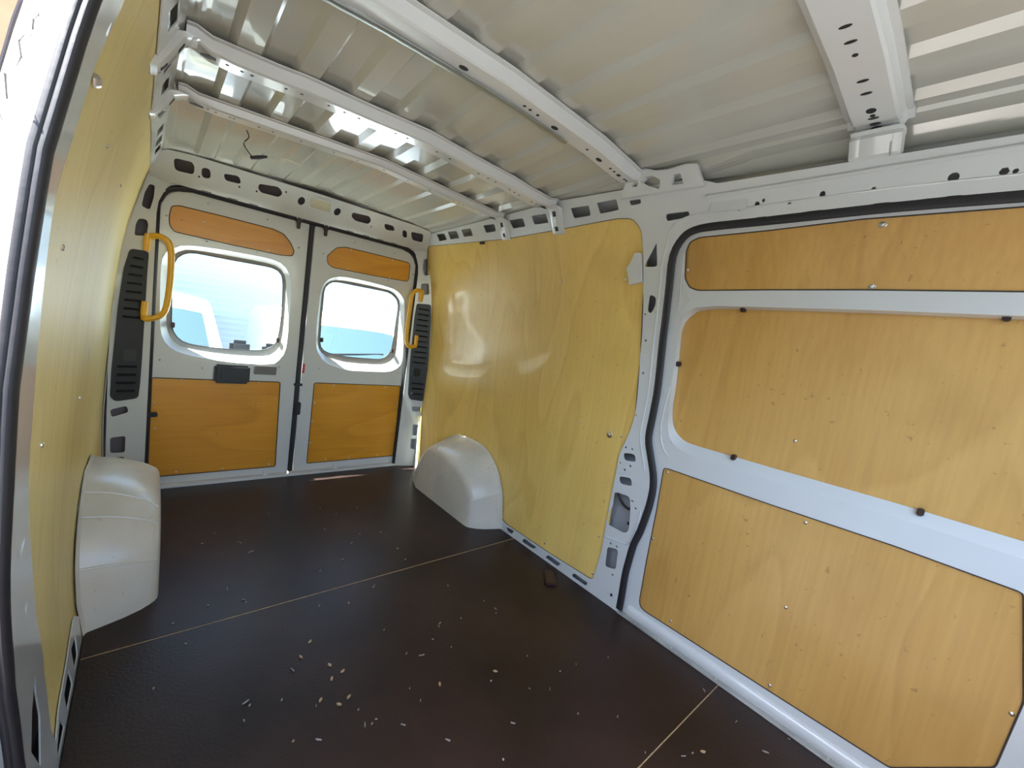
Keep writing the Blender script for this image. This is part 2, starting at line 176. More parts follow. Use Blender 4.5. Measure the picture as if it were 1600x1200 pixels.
yellow=mk('yellow_paint',(.80,.42,.02),.33,coat=.3)
steel=mk('zinc_steel',(.7,.68,.62),.28,metal=1)
galv=mk('galvanised',(.42,.45,.43),.35,metal=.8)
redm=mk('red_sticker',(.5,.03,.02),.5)
lampm=mk('lamp_lens',(.62,.58,.42),.2,coat=.5)
cavity=mk('cavity_shade_dark',(.13,.11,.12),.6)  # darker copy of the skin paint, shade behind cut-outs put into the colour
grey=mk('grey_plastic',(.16,.15,.14),.5)
wood=mk('wood_chip',(.42,.29,.15),.8,var=.3,vscale=60)
paper=mk('pale_chip',(.30,.27,.24),.8,var=.2,vscale=60)
alu=mk('aluminium_sill',(.50,.50,.48),.4,metal=.5,var=.2,vscale=9)
asph=mk('asphalt',(.13,.13,.125),.9,var=.12,vscale=3)
conc=mk('concrete',(.50,.50,.48),.9,var=.12,vscale=1.5)
clad=mk('cladding_white',(.46,.50,.52),.5)
tanw=mk('tan_render',(.40,.24,.13),.9,var=.1)
carw=mk('car_white',(.85,.85,.85),.25,coat=.8)
carg=mk('car_glass_dark',(.045,.075,.08),.12,spec=.35)
glass=bpy.data.materials.new('window_glass'); glass.use_nodes=True
_n=glass.node_tree; _n.nodes.remove(_n.nodes['Principled BSDF'])
_g=_n.nodes.new('ShaderNodeBsdfGlossy'); _g.inputs['Roughness'].default_value=.02
_t=_n.nodes.new('ShaderNodeBsdfTransparent'); _t.inputs[0].default_value=(.86,.92,.92,1)
_m=_n.nodes.new('ShaderNodeMixShader'); _fr=_n.nodes.new('ShaderNodeValue'); _fr.outputs[0].default_value=.05
_n.links.new(_fr.outputs[0],_m.inputs[0]); _n.links.new(_t.outputs[0],_m.inputs[1]); _n.links.new(_g.outputs[0],_m.inputs[2])
_n.links.new(_m.outputs[0],_n.nodes['Material Output'].inputs[0])
# ---------------------------------------------------------------- helpers
def link(name,me,mat,parent=None,kind=None,label=None,cat=None,group=None):
    o=bpy.data.objects.new(name,me); COL.objects.link(o)
    if mat: me.materials.append(mat)
    if parent: o.parent=parent
    if kind: o['kind']=kind
    if label: o['label']=label
    if cat: o['category']=cat
    if group: o['group']=group
    return o
def copy_of(src,parent=None,loc=None,rot=None,**k):
    o=src.copy(); COL.objects.link(o); o.parent=parent
    if loc is not None: o.location=loc
    if rot is not None: o.rotation_euler=rot
    for a,b in k.items(): o[a]=b
    return o
def empty(name,loc,label,cat,group=None,rot=(0,0,0)):
    o=bpy.data.objects.new(name,None); COL.objects.link(o); o.location=loc; o.rotation_euler=rot; o.empty_display_size=.05
    o['label']=label; o['category']=cat
    if group: o['group']=group
    return o
def mesh(name,vs,fs,smooth=True):
    me=bpy.data.meshes.new(name); me.from_pydata([tuple(v) for v in vs],[],fs); me.validate(); me.update()
    bm=bmesh.new(); bm.from_mesh(me); bmesh.ops.recalc_face_normals(bm,faces=bm.faces); bm.to_mesh(me); bm.free()
    if smooth:
        for p in me.polygons: p.use_smooth=True
        try: me.set_sharp_from_angle(angle=math.radians(32))
        except Exception: pass
    return me
def pip(p,poly):
    x,y=p; c=False; j=len(poly)-1
    for i in range(len(poly)):
        xi,yi=poly[i]; xj,yj=poly[j]
        if (yi>y)!=(yj>y) and x<(xj-xi)*(y-yi)/(yj-yi)+xi: c=not c
        j=i
    return c
def area(p): return .5*sum(p[i-1][0]*p[i][1]-p[i][0]*p[i-1][1] for i in range(len(p)))
def offset(p,d):
    s=1 if area(p)>0 else -1; out=[]; n=len(p)
    for i in range(n):
        a=Vector(p[i-1]);b=Vector(p[i]);c=Vector(p[(i+1)%n])
        e1=(b-a);e2=(c-b)
        if e1.length<1e-7 or e2.length<1e-7: out.append(tuple(b)); continue
        e1.normalize();e2.normalize()
        n1=Vector((e1.y,-e1.x));n2=Vector((e2.y,-e2.x));m=(n1+n2)
        m=m/max(.5,m.length_squared)*2 if m.length>1e-6 else n1
        out.append(tuple(b+(m if m.length<2 else m.normalized()*2)*d*s))
    return out
def rnd(p,r,seg=4):
    out=[]; n=len(p)
    for i in range(n):
        a=Vector(p[i-1]);b=Vector(p[i]);c=Vector(p[(i+1)%n])
        u=a-b;v=c-b; k=min(r,u.length*.45,v.length*.45)
        s=b+u.normalized()*k; e=b+v.normalized()*k
        for t in range(seg+1):
            t/=seg; out.append(tuple(s*(1-t)**2+b*2*t*(1-t)+e*t*t))
    return out
def smoothp(p,n=4,closed=False):
    out=[];m=len(p)
    rng=range(m if closed else m-1)
    for i in rng:
        g=(lambda k:Vector(p[k%m])) if closed else (lambda k:Vector(p[max(0,min(m-1,k))]))
        a,b,c,d=g(i-1),g(i),g(i+1),g(i+2)
        for t in range(n):
            t/=n; out.append(tuple(.5*((2*b)+(c-a)*t+(2*a-5*b+4*c-d)*t*t+(3*b-a-3*c+d)*t**3)))
    if not closed: out.append(tuple(p[-1]))
    return out
def circ(c,r,n=8): return [(c[0]+r*math.cos(2*math.pi*i/n),c[1]+r*math.sin(2*math.pi*i/n)) for i in range(n)]
def sheet_mesh(name,outer,holes,surf,t=.002,step=.12):
    """flat pattern with holes, laid on a surface surf(u,v,off) and given thickness t"""
    ms=(min(step) if isinstance(step,tuple) else step) if step else 9
    def subd(pl):
        out=[]
        for i in range(len(pl)):
            a=Vector(pl[i-1]);c=Vector(pl[i]); k=max(1,int((c-a).length/ms+.999))
            for j in range(1,k+1): out.append(tuple(a+(c-a)*j/k))
        return out
    polys=[subd(outer)]+[subd(h) for h in holes]; vs=[];es=[]
    for pl in polys:
        b=len(vs); n=len(pl); vs+= [Vector(q) for q in pl]; es+=[(b+i,b+(i+1)%n) for i in range(n)]
    xs=[q[0] for q in outer];ys=[q[1] for q in outer]
    if step:
        sx,sy=(step,step) if not isinstance(step,tuple) else step
        nx=int((max(xs)-min(xs))/sx)+1; ny=int((max(ys)-min(ys))/sy)+1
        for i in range(1,nx):
            for j in range(1,ny):
                q=(min(xs)+(max(xs)-min(xs))*i/nx,min(ys)+(max(ys)-min(ys))*j/ny)
                if pip(q,outer) and not any(pip(q,h) for h in holes): vs.append(Vector(q))
    V,E,F,*_=delaunay_2d_cdt(vs,es,[],0,1e-6)
    T=[]
    for f in F:
        c=((V[f[0]].x+V[f[1]].x+V[f[2]].x)/3,(V[f[0]].y+V[f[1]].y+V[f[2]].y)/3)
        if pip(c,outer) and not any(pip(c,h) for h in holes): T.append(tuple(f))
    n=len(V); P=[surf(v.x,v.y,0) for v in V]+[surf(v.x,v.y,-t) for v in V]
    fs=[f for f in T]+[tuple(i+n for i in reversed(f)) for f in T]
    cnt={}
    for f in T:
        for k in range(3):
            e=(f[k],f[(k+1)%3]); cnt[e]=cnt.get(e,0)+1
    for (a,b) in cnt:
        if (b,a) not in cnt: fs.append((b,a,a+n,b+n))
    return mesh(name,P,fs)
def sheet(name,outer,holes,surf,mat,parent=None,t=.002,step=.12,**k):
    return link(name,sheet_mesh(name,outer,holes,surf,t,step),mat,parent,**k)
def loft(rings,closed=True,cap0=False,cap1=False):
    vs=[];fs=[];n=len(rings[0])
    for r in rings: vs+=[tuple(q) for q in r]
    for i in range(len(rings)-1):
        for j in range(n if closed else n-1):
            a=i*n+j;b=i*n+(j+1)%n; fs.append((a,b,b+n,a+n))
    if cap0: fs.append(tuple(range(n)))
    if cap1: fs.append(tuple((len(rings)-1)*n+j for j in reversed(range(n))))
    return vs,fs
def tube_geo(path,r,seg=10,up=None,prof=None,caps=True):
    path=[Vector(p) for p in path]; rings=[]; m=len(path)
    for i,p in enumerate(path):
        t=(path[min(i+1,m-1)]-path[max(i-1,0)]).normalized()
        u=Vector(up(p)) if callable(up) else Vector(up or (0,0,1))
        if abs(u.dot(t))>.97: u=Vector((1,0,0)) if abs(t.x)<.9 else Vector((0,1,0))
        s=t.cross(u).normalized(); u=s.cross(t).normalized(); rr=r[i] if isinstance(r,list) else r
        if prof: rings.append([p+s*a+u*b for a,b in prof])
        else: rings.append([p+s*rr*math.cos(2*math.pi*k/seg)+u*rr*math.sin(2*math.pi*k/seg) for k in range(seg)])
    return loft(rings,True,caps,caps)
def tube(name,path,r,mat,parent=None,seg=10,up=None,prof=None,**k):
    vs,fs=tube_geo(path,r,seg,up,prof); return link(name,mesh(name,vs,fs),mat,parent,**k)
def box_geo(c,s,ax=None):
    ax=ax or (Vector((1,0,0)),Vector((0,1,0)),Vector((0,0,1))); c=Vector(c); vs=[]
    for i in (-1,1):
        for j in (-1,1):
            for k in (-1,1): vs.append(c+ax[0]*i*s[0]/2+ax[1]*j*s[1]/2+ax[2]*k*s[2]/2)
    return vs,[(0,1,3,2),(4,6,7,5),(0,4,5,1),(2,3,7,6),(0,2,6,4),(1,5,7,3)]
def box(name,c,s,mat,parent=None,bev=.002,ax=None,**k):
    vs,fs=box_geo(c,s,ax); me=mesh(name,vs,fs,False)
    if bev>0:
        bm=bmesh.new(); bm.from_mesh(me); bmesh.ops.bevel(bm,geom=list(bm.edges),offset=min(bev,min(s)*.4),segments=2,affect='EDGES'); bm.to_mesh(me); bm.free()
        for p in me.polygons: p.use_smooth=True
        me.set_sharp_from_angle(angle=math.radians(50))
    return link(name,me,mat,parent,**k)
def geo_join(parts):
    vs=[];fs=[]
    for v,f in parts:
        b=len(vs); vs+=list(v); fs+=[tuple(i+b for i in q) for q in f]
    return vs,fs
def dome_mesh(name,r,h,n=10):
    rings=[[ (rr*math.cos(2*math.pi*k/n),rr*math.sin(2*math.pi*k/n),z) for k in range(n)] for rr,z in ((r,0),(r*.92,h*.5),(r*.6,h*.9),(r*.15,h))]
    vs,fs=loft(rings,True,True,True); return mesh(name,vs,fs)
screw_me=dome_mesh('screw',.0058,.0035); 
def orient(o,pos,nrm):
    o.location=pos; o.rotation_euler=Vector(nrm).to_track_quat('Z','Y').to_euler()
def screws(pts,posf,nrm,parent,me=None,mat=steel,name='screw'):
    me=me or screw_me
    for p in pts:
        o=bpy.data.objects.new(name,me); COL.objects.link(o); o.parent=parent
        if not me.materials: me.materials.append(mat)
        orient(o,posf(p),nrm)
# ---------------------------------------------------------------- surfaces of the body shell
PZ=[-.2,0,.25,.6,.85,1.0,1.15,1.3,1.47,1.6,1.70,1.80,1.9]
PX=[.883,.883,.887,.893,.895,.892,.880,.866,.836,.805,.778,.733,.69]
PZL=[-.2,0,.1,.25,.45,.7,.85,1.0,1.15,1.3,1.47,1.6,1.70,1.80,1.9]
PXL=[.883,.884,.902,.912,.915,.906,.898,.892,.880,.866,.836,.805,.778,.733,.69]
def interp(x,a,b):
    if x<=a[0]: return b[0]
    for i in range(1,len(a)):
        if x<=a[i]: return b[i-1]+(b[i]-b[i-1])*(x-a[i-1])/(a[i]-a[i-1])
    return b[-1]
def SR(off0=0): return lambda y,z,o:Vector((interp(z,PZ,PX)-(off0+o),y,z))
def SL(off0=0): return lambda y,z,o:Vector((-(interp(z,PZL,PXL)-(off0+o)),y,z))
def SD(off0=0): return lambda x,z,o:Vector((x,-(off0+o),z))                       # rear doors
def SP(off0=0): return lambda x,z,o:Vector((x,-.03-.3*(abs(x)-.75)-(off0+o),z))     # rear pillars
def SH(off0=0): return lambda x,z,o:Vector((x,-.02-(z-1.66)*1.25-(off0+o),z))       # rear header
def ZR(y): return interp(y,[-3.6,-2.6,-1.9,-1.42,-.96,-.15],[1.95,1.945,1.93,1.877,1.845,1.812])
CX=[0,.42,.6,.68,.705]; CZ=[0,-.012,-.03,-.04,-.048]
def ZE(y): return interp(y,[-3.5,-2.2,-2.12,-1.8,-1.43,-1.0,-.05],[1.797,1.802,1.828,1.834,1.838,1.818,1.779])
def roof_z(x,y):
    if y>.045: return 1.66-.1*abs(x)
    k=interp(y,[-1.4,-.15],[1,.35]); x=abs(x)
    e=ZE(y)+.002; q=interp(y,[-2.1,-1.9],[0,1])
    if x<=.705: return max(ZR(y)+k*interp(x,CX,CZ),(e+.006+.05*(.705-x))*q)
    a=max(ZR(y)+k*CZ[-1],(e+.006)*q)
    k2=interp(y,[-2.2,-2.1],[1,0])
    z0=interp(x,[.705,.712,.735,.80,.88,1],[a,a-.002,e,e-.006,e-.06,e-.1])
    z1=interp(x,[.705,.712,.75,.79,.80,.88,1],[a,a-.010,a-.022,e+.03,e-.006,e-.06,e-.1])
    return z0*(1-k2)+z1*k2
# ================================================================ FLOOR
fl=box('floor',(0,-1.72,-.03),(1.766,3.4,.03),edge,kind='structure',bev=0)
box('underbody',(0,-1.70,-.13),(2.0,3.56,.03),rubber,fl,bev=0)
fl['label']='dark brown phenolic plywood load floor littered with chips'
for (y0,y1) in ((-1.335,-.012),(-2.513,-1.339),(-3.40,-2.517)):
    box('floor_board',(0,(y0+y1)/2,-.0075),(1.764,y1-y0,.015),floorm,fl,bev=.0012)
# bead of sawdust-pale edge in the joints
for y,w in ((-1.337,.0035),(-2.515,.003)): box('joint_filler',(0,y,-.0022),(1.76,w,.004),wood,fl,bev=0)
# ================================================================ RIGHT WALL
wr_seal=smoothp(D['r_seal'],3); wr_seal+=[(-3.0,1.672),(-3.2,1.66),(-3.27,1.6),(-3.29,1.5),(-3.29,.0)]
sealR=[p for p in wr_seal]
rp=rnd(D['r_ply'],.025,3)
top=[(-3.42,1.795),(-2.2,1.80),(-2.12,1.826),(-1.8,1.832),(-1.43,1.836),(-1.0,1.816),(-.045,1.777)]
outer=[(-.045,-.02)]+[(sealR[0][0],-.02)]+sealR+[(-3.42,0.0)]+top
dots=[circ(p,.009 if i<3 else .0055,6) for i,p in enumerate(D['r_dots'][:14])]
big=[13,14,17,20,21,22,23]
dots=[circ(p,{13:.008,14:.010,20:.011,23:.008,19:.006,17:.009,21:.009}.get(i,.0055),10 if i in(14,20,23) else 6) for i,p in enumerate(D['r_dots'])]
rail_h=[rnd(h,.006,2) for h in D['r_rail']]
pil_h=[rnd(h,.016,4) for h in D['r_pil']]
sill_h=[rnd([(y,z*.62-.008) for y,z in h],.008,3) for h in D['r_sill']]
def trim(holes,outer):
    return [h for h in holes if all(pip(q,outer) for q in h)]
allh=[rp]+[h for h in rail_h+pil_h+sill_h+dots]
def overl(a,b): return any(pip(q,b) for q in a) or any(pip(q,a) for q in b)
keep=[rp]
for h in allh[1:]:
    if all(pip(q,outer) for q in h) and not any(overl(h,k) for k in keep): keep.append(h)
wr=sheet('wall_right',outer,keep,SR(0),white,t=.003,step=(.16,.07),kind='structure')
wr['label']='white painted steel side wall with cut-outs right of the rear doors'
sheet('outer_skin',[(-3.45,-.5),(.06,-.5),(.06,1.86),(-3.45,1.86)],[],SR(-.075),skinm,wr,t=.002,step=(.4,.1))
rpp=sheet('plywood_panel',offset(rp,.010),[],SR(-.006),plyR,wr,t=.006,step=(.16,.07))
screws(D['r_screw'],lambda p:SR(-.006)(p[0],p[1],0),(-1,0,0),rpp)
def gap(path,S,parent,r=.0022,inw=(-1,0,0)):
    pts=[S(p[0],p[1],0) for p in path]; pts.append(pts[0]); g=tube_geo(pts,r,seg=6,up=inw); link('panel_gap',mesh('panel_gap',*g),gapm,parent)
gapm=mk('gap_shade_dark',(.05,.04,.035),.8)  # dark line colour that paints the shade in the panel gaps
gap(rp,SR(-.002),rpp)
# tie-down eye with washer
ty,tz=D['r_tie'][0]
wa=dome_mesh('washer',.016,.003,16); o=link('washer',wa,steel,rpp,label='round zinc washer and bolt on the ply'); orient(o,SR(-.006)(ty,tz,0),(-1,0,0))
o=link('bolt_head',dome_mesh('bolt_head',.009,.008,6),steel,rpp); orient(o,SR(-.003)(ty,tz,0),(-1,0,0))
# ridges pressed into pillar, bracket
bk=sheet('pillar_bracket',rnd(D['r_brk'],.004,2),[circ((D['r_dots'][31][0]-.0,D['r_dots'][31][1]+.0),.004,6)] if False else [],SR(.012),white,wr,t=.016,step=None)
# seal
def seal_prof(rev=1):
    pr=[]
    for k in range(18):
        a=2*math.pi*k/18; pr.append((.0165*math.cos(a),-.0045+.0075*math.sin(a)))
    return pr
def seal_prof2():
    return [(.012*math.cos(2*math.pi*k/16),-.013+.0075*math.sin(2*math.pi*k/16)) for k in range(16)]
def seal(name,path,S,inw,parent):
    pts=[S(p[0],p[1],0) for p in path]
    g=geo_join([tube_geo(pts,0,up=inw,prof=seal_prof()),tube_geo(pts,0,up=inw,prof=seal_prof2())])
    return link(name,mesh(name,*g),rubber,parent)
seal('rubber_seal',sealR,SR(.003),(-1,0,0),wr)
# pressed flange lines around the door aperture
fp=offset(sealR[::-1],0) 
tube('pressed_bead',[SR(.001)(p[0]+.040,p[1]+(.045 if p[1]>1.6 else 0),0) for p in sealR if p[0]>-3.2 and p[1]>.65],.003,white,wr,seg=6)
# header step above the sliding door
tube('header_bead',[SR(.002)(y,1.765-.004*((y+2.3)/.3),0) for y in (-2.16,-2.4,-2.7,-3.0,-3.35)],.007,white,wr,seg=8)
box('header_lap',SR(.0)(-2.24,1.735,.001),(.005,.13,.055),white,wr,bev=.002)
# cable and plug seen in the pillar cut-out
cp=[SR(-.03)(y,z,0) for y,z in ((-1.925,.53),(-1.932,.50),(-1.956,.473),(-1.99,.46),(-2.03,.472))]
tube('pillar_cable',smoothp([tuple(p) for p in cp],3),.006,black,wr)
tube('pressed_bead',[SR(.001)(y,z,0) for y,z in ((-1.924,.298),(-1.973,.306),(-2.034,.312),(-2.052,.335),(-2.068,.40),(-2.073,.49))],.004,white,wr,seg=8)
o=link('grommet',dome_mesh('grommet',.009,.002,12),rubber,wr); orient(o,SR(-.074)(-1.985,.375,0),(-1,0,0))
# ================================================================ SLIDING DOOR (closed, right)
dout=[(p[0]+.0,p[1]) for p in sealR]
d3=sheet('door_3',[(sealR[0][0],-.045)]+dout+[(-3.29,-.045)],[rnd(D['rd_up'],.01,2),rnd(D['rd_mid'],.01,2),rnd(D['rd_low'],.01,2)],SR(-.015),white,t=.003,step=(.2,.08),kind='structure')
d3['label']='closed white sliding door with three plywood infills on the right side'
def ring_bevel(name,a,b,Sa,Sb,mat,parent):
    n=len(a); vs=[Sa(p[0],p[1],0) for p in a]+[Sb(p[0],p[1],0) for p in b]
    return link(name,mesh(name,vs,[(i,(i+1)%n,(i+1)%n+n,i+n) for i in range(n)]),mat,parent)
def resample(p,n,start_ang=math.pi):
    c=Vector((sum(q[0] for q in p)/len(p),sum(q[1] for q in p)/len(p)))
    m=max(max(abs(q[0]-c.x) for q in p),1e-6); k=max(abs(q[1]-c.y) for q in p)
    out=[]
    for i in range(n):
        a=2*math.pi*i/n; d=Vector((math.cos(a)*m,math.sin(a)*k)); best=0
        for j in range(len(p)):
            A=Vector(p[j-1])-c;B=Vector(p[j])-c; e=B-A; den=d.x*(-e.y)+d.y*e.x
            if abs(den)<1e-12: continue
            t=(A.x*(-e.y)+A.y*e.x)/den; s=(d.x*A.y-d.y*A.x)/den
            if -1e-6<=s<=1+1e-6 and t>best: best=t
        out.append((c.x+d.x*best,c.y+d.y*best))
    return out
mo=rnd(D['rd_mid'],.02,3); mi=rnd(D['rd_midply'],.02,3)
def arcres(p,n):
    i0=min(range(len(p)),key=lambda i:(p[i][0]+p[i][1]*.3)); p=p[i0:]+p[:i0]
    if area(p)<0: p=[p[0]]+p[1:][::-1]
    L=[0]
    for i in range(len(p)): L.append(L[-1]+(Vector(p[(i+1)%len(p)])-Vector(p[i])).length)
    out=[]
    for k in range(n):
        t=L[-1]*k/n; i=max(j for j in range(len(p)) if L[j]<=t); f=(t-L[i])/max(1e-9,L[i+1]-L[i]); a=Vector(p[i]);c=Vector(p[(i+1)%len(p)]); out.append(tuple(a+(c-a)*f))
    return out
ring_bevel('window_reveal',arcres(mo,160),arcres(mi,160),SR(-.015),SR(-.050),white,d3)
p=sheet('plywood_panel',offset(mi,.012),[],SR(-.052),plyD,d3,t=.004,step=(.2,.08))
screws(D['rd_screwM'],lambda q:SR(-.052)(q[0],q[1],0),(-1,0,0),p)
for i,q in enumerate(D['rd_clips']):
    box('trim_clip',SR(-.040)(q[0],q[1],0),(.026,.016,.02),brownp,d3,bev=.003)
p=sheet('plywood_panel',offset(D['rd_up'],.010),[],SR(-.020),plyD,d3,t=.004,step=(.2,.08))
screws(D['rd_screwU'],lambda q:SR(-.020)(q[0],q[1],0),(-1,0,0),p)
wm=dome_mesh('washer',.011,.002,14); wm.materials.append(steel)
screws(D['rd_screwU'][:2],lambda q:SR(-.020)(q[0],q[1],0),(-1,0,0),p,me=wm,name='washer')
gap(rnd(D['rd_up'],.01,2),SR(-.016),p)
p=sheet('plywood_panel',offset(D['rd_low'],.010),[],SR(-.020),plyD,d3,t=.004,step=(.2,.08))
screws(D['rd_screwL'],lambda q:SR(-.020)(q[0],q[1],0),(-1,0,0),p)
gap(rnd(D['rd_low'],.01,2),SR(-.016),p)
sheet('door_skin',[(-3.35,-.04),(-2.0,-.04),(-2.0,1.7),(-3.35,1.7)],[],SR(-.085),skinm,d3,t=.002,step=(.4,.1))
# pressed beads on the door frame
bx=SR(-.014)
tube('pressed_bead',[bx(y,z,0) for y,z in smoothp([(-2.085,1.05),(-2.075,.9),(-2.085,.83),(-2.11,.78),(-2.14,.755)],3)],.0025,white,d3,seg=6)
tube('pressed_bead',[bx(y,z,0) for y,z in ((-2.13,.046),(-2.4,.046),(-2.8,.05),(-3.25,.055))],.002,white,d3,seg=6)
tube('pressed_bead',[bx(y,z,0) for y,z in ((-2.075,1.58),(-2.072,1.45),(-2.075,1.35),(-2.10,1.38),(-2.115,1.405),(-2.09,1.44),(-2.08,1.5))],.002,white,d3,seg=6)
tube('sill_ledge',[bx(y,.030,0) for y in (-2.10,-2.2,-2.6,-3.0,-3.28)],0,white,d3,up=(-1,0,0),prof=[(.026*math.cos(2*math.pi*k/16),-.002+.016*math.sin(2*math.pi*k/16)) for k in range(16)])
# aluminium threshold strip
tr=box('trim_1',(.887,-2.68,.004),(.030,1.24,.010),alu,kind='structure',bev=.003); tr['label']='thin aluminium threshold strip under the sliding door'
for y in (-2.1,-2.32,-2.5,-2.85): 
    o=link('screw',screw_me,None,tr); orient(o,(.884,y,.009),(0,0,1))
# ================================================================ LEFT WALL
sealL=smoothp([(-1.91,-.02),(-1.915,.1),(-1.93,.2),(-1.97,.36),(-2.02,.5),(-2.075,.62),(-2.125,.78),(-2.148,.95),(-2.152,1.1),(-2.155,1.25),(-2.148,1.40),(-2.145,1.52),(-2.165,1.60),(-2.22,1.655),(-2.35,1.675),(-2.7,1.678),(-3.1,1.675),(-3.22,1.65),(-3.27,1.58),(-3.29,1.45),(-3.29,0)],3)
l_edge=D['l_edge']; l_bot=D['l_bot']
archR=[(-1.1994,.0601),(-1.1806,.1337),(-1.1616,.2076),(-1.0876,.3232),(-.9602,.4057),(-.8132,.4249),(-.6246,.4051),(-.4758,.3282),(-.3262,.2032),(-.2124,.0788),(-.154,.0)]
lp=[(-.062,1.705),(-.062,.02),(-.15,.01)]+archR[:-1][::-1]+[(-1.26,.10)]+l_bot[::-1]+smoothp(l_edge[::-1],3)[:-1]+[(-1.975,1.64),(-1.955,1.71),(-1.9,1.735),(-1.75,1.732),(-1.4,1.72),(-.98,1.703)]
outer=[(-.045,-.02)]+[(-1.905,-.02)]+sealL[1:]+[(-3.42,0.0)]+top
ml=[rnd(h,.006,2) for h in D['r_rail'][:8]]
lh=[lp]
for h in ml+[rnd(h,.006,2) for h in [[(-1.30,.062),(-1.33,.015),(-1.40,.014),(-1.38,.072)],[(-1.45,.062),(-1.45,.012),(-1.555,.012),(-1.54,.055)],[(-1.62,.05),(-1.60,.012),(-1.70,.012),(-1.69,.03)]]]+[rnd(h,.008,2) for h in D['l_pil'][:3]+[[(-1.80,.33),(-1.765,.20),(-1.80,.10),(-1.86,.20)]]]:
    if all(pip(q,outer) for q in h) and not any(overl(h,k) for k in lh): lh.append(h)
wl=sheet('wall_left',outer,lh,SL(0),white,t=.003,step=(.16,.07),kind='structure')
wl['label']='white painted steel side wall behind pale plywood beside the near opening'
sheet('outer_skin',[(-2.07,-.5),(.06,-.5),(.06,1.86),(-2.07,1.86)],[],SL(-.07),cavity,wl,t=.002,step=(.3,.1))
sheet('outer_skin',[(-3.45,1.68),(-2.05,1.68),(-2.05,1.86),(-3.45,1.86)],[],SL(-.07),cavity,wl,t=.002,step=(.4,.1))
lpp=sheet('plywood_panel',offset(lp,.008),[],SL(-.006),plyL,wl,t=.006,step=(.16,.07))
screws(D['l_screw'][:2]+D['l_screw'][3:],lambda q:SL(-.006)(q[0],q[1],0),(1,0,0),lpp)
o=link('bolt_head',dome_mesh('bolt_head',.011,.010,6),steel,lpp,label='large zinc bolt head near the door edge'); orient(o,SL(-.004)(*D['l_tie'][0],0),(1,0,0))
seal('rubber_seal',sealL,SL(.003),(1,0,0),wl)
# return flange of the aperture out to the body side
fo=[]
pa=[p for p in sealL if p[0]>-3.28]
vs=[SL(-.012)(p[0],p[1],0) for p in pa]+[SL(-.030)(p[0]+(.028 if p[1]<1.6 else 0),p[1]+(.03 if p[1]>1.62 else 0),0) for p in pa]+[SL(-.062)(p[0]+(.05 if p[1]<1.6 else 0),p[1]+(.05 if p[1]>1.62 else 0),0) for p in pa]
n=len(pa); link('aperture_flange',mesh('aperture_flange',vs,[(i,i+1,i+1+n,i+n) for i in range(n-1)]+[(i+n,i+1+n,i+1+2*n,i+2*n) for i in range(n-1)]),white,wl)
_zz=[(-2.06,1.50),(-2.085,1.46),(-2.075,1.445),(-2.10,1.435),(-2.115,1.42),(-2.09,1.41),(-2.105,1.39),(-2.13,1.375),(-2.10,1.355),(-2.12,1.335),(-2.09,1.33)]
tube('sealant_line',[SL(-.046)(y,z,0)+Vector((0,-.028,0)) for y,z in _zz],.0012,grey,wl,seg=5)
# ================================================================ WHEEL ARCHES
def arch(side,parent):
    base=[(-1.2094,.0)]+archR
    base=smoothp(base,3); S=(SR if side>0 else SL)
    inn=smoothp([(-1.12,.0),(-1.12,.10),(-1.105,.19),(-1.04,.27),(-.94,.315),(-.80,.335),(-.62,.338),(-.52,.27),(-.46,.15),(-.45,.0)],3)
    N=44
    def rs(p):
        L=[0]
        for i in range(1,len(p)): L.append(L[-1]+(Vector(p[i])-Vector(p[i-1])).length)
        out=[]
        for k in range(N):
            t=L[-1]*k/(N-1); i=min(len(p)-2,max(q for q in range(len(p)) if L[q]<=t+1e-9)); f=(t-L[i])/max(1e-9,L[i+1]-L[i]); out.append(Vector(p[i])*(1-f)+Vector(p[i+1])*f)
        return out
    B_=rs(base); I_=rs(inn)
    def ringx(x,t,sh=0):
        return [Vector((side*x,a.x*(1-t)+c.x*t+sh*(-.78-(a.x*(1-t)+c.x*t)),(a.y*(1-t)+c.y*t)*(1-sh))) for a,c in zip(B_,I_)]
    rings=[[S(.0)(p.x,p.y,0) for p in [Vector(q) for q in offset([tuple(v) for v in B_]+[(-.7,-.5)],.012)[:-1]]],
           [S(.008)(p.x,p.y,0) for p in B_],
           ringx(.84,.14),ringx(.79,.35),ringx(.745,.62),ringx(.722,.84),ringx(.708,.97,.01),ringx(.700,1.0,.05),ringx(.697,1.0,.12)]
    for r in rings:
        for v in r: v.z=max(v.z,-.004)
    vs=[];fs=[];n=len(rings[0])
    for r in rings: vs+=r
    for i in range(len(rings)-1):
        for j in range(n-1):
            a=i*n+j; fs.append((a,a+1,a+1+n,a+n))
    fs.append(tuple((len(rings)-1)*n+j for j in range(n)))
    o=link('wheel_arch',mesh('wheel_arch',vs,fs),worn,parent)
    o['label']='scuffed white wheel arch box'
    # pressed rib lines over the arch
    for f in (.14,.27,.33,.62):
        i=int(f*(n-1)); tube('arch_rib',[r[i]+Vector((0,0,.0005)) for r in rings[1:7]],.0042,worn,o,seg=8)
    # flat skirt seam near the floor
    return o
arch(1,wr); arch(-1,wl)
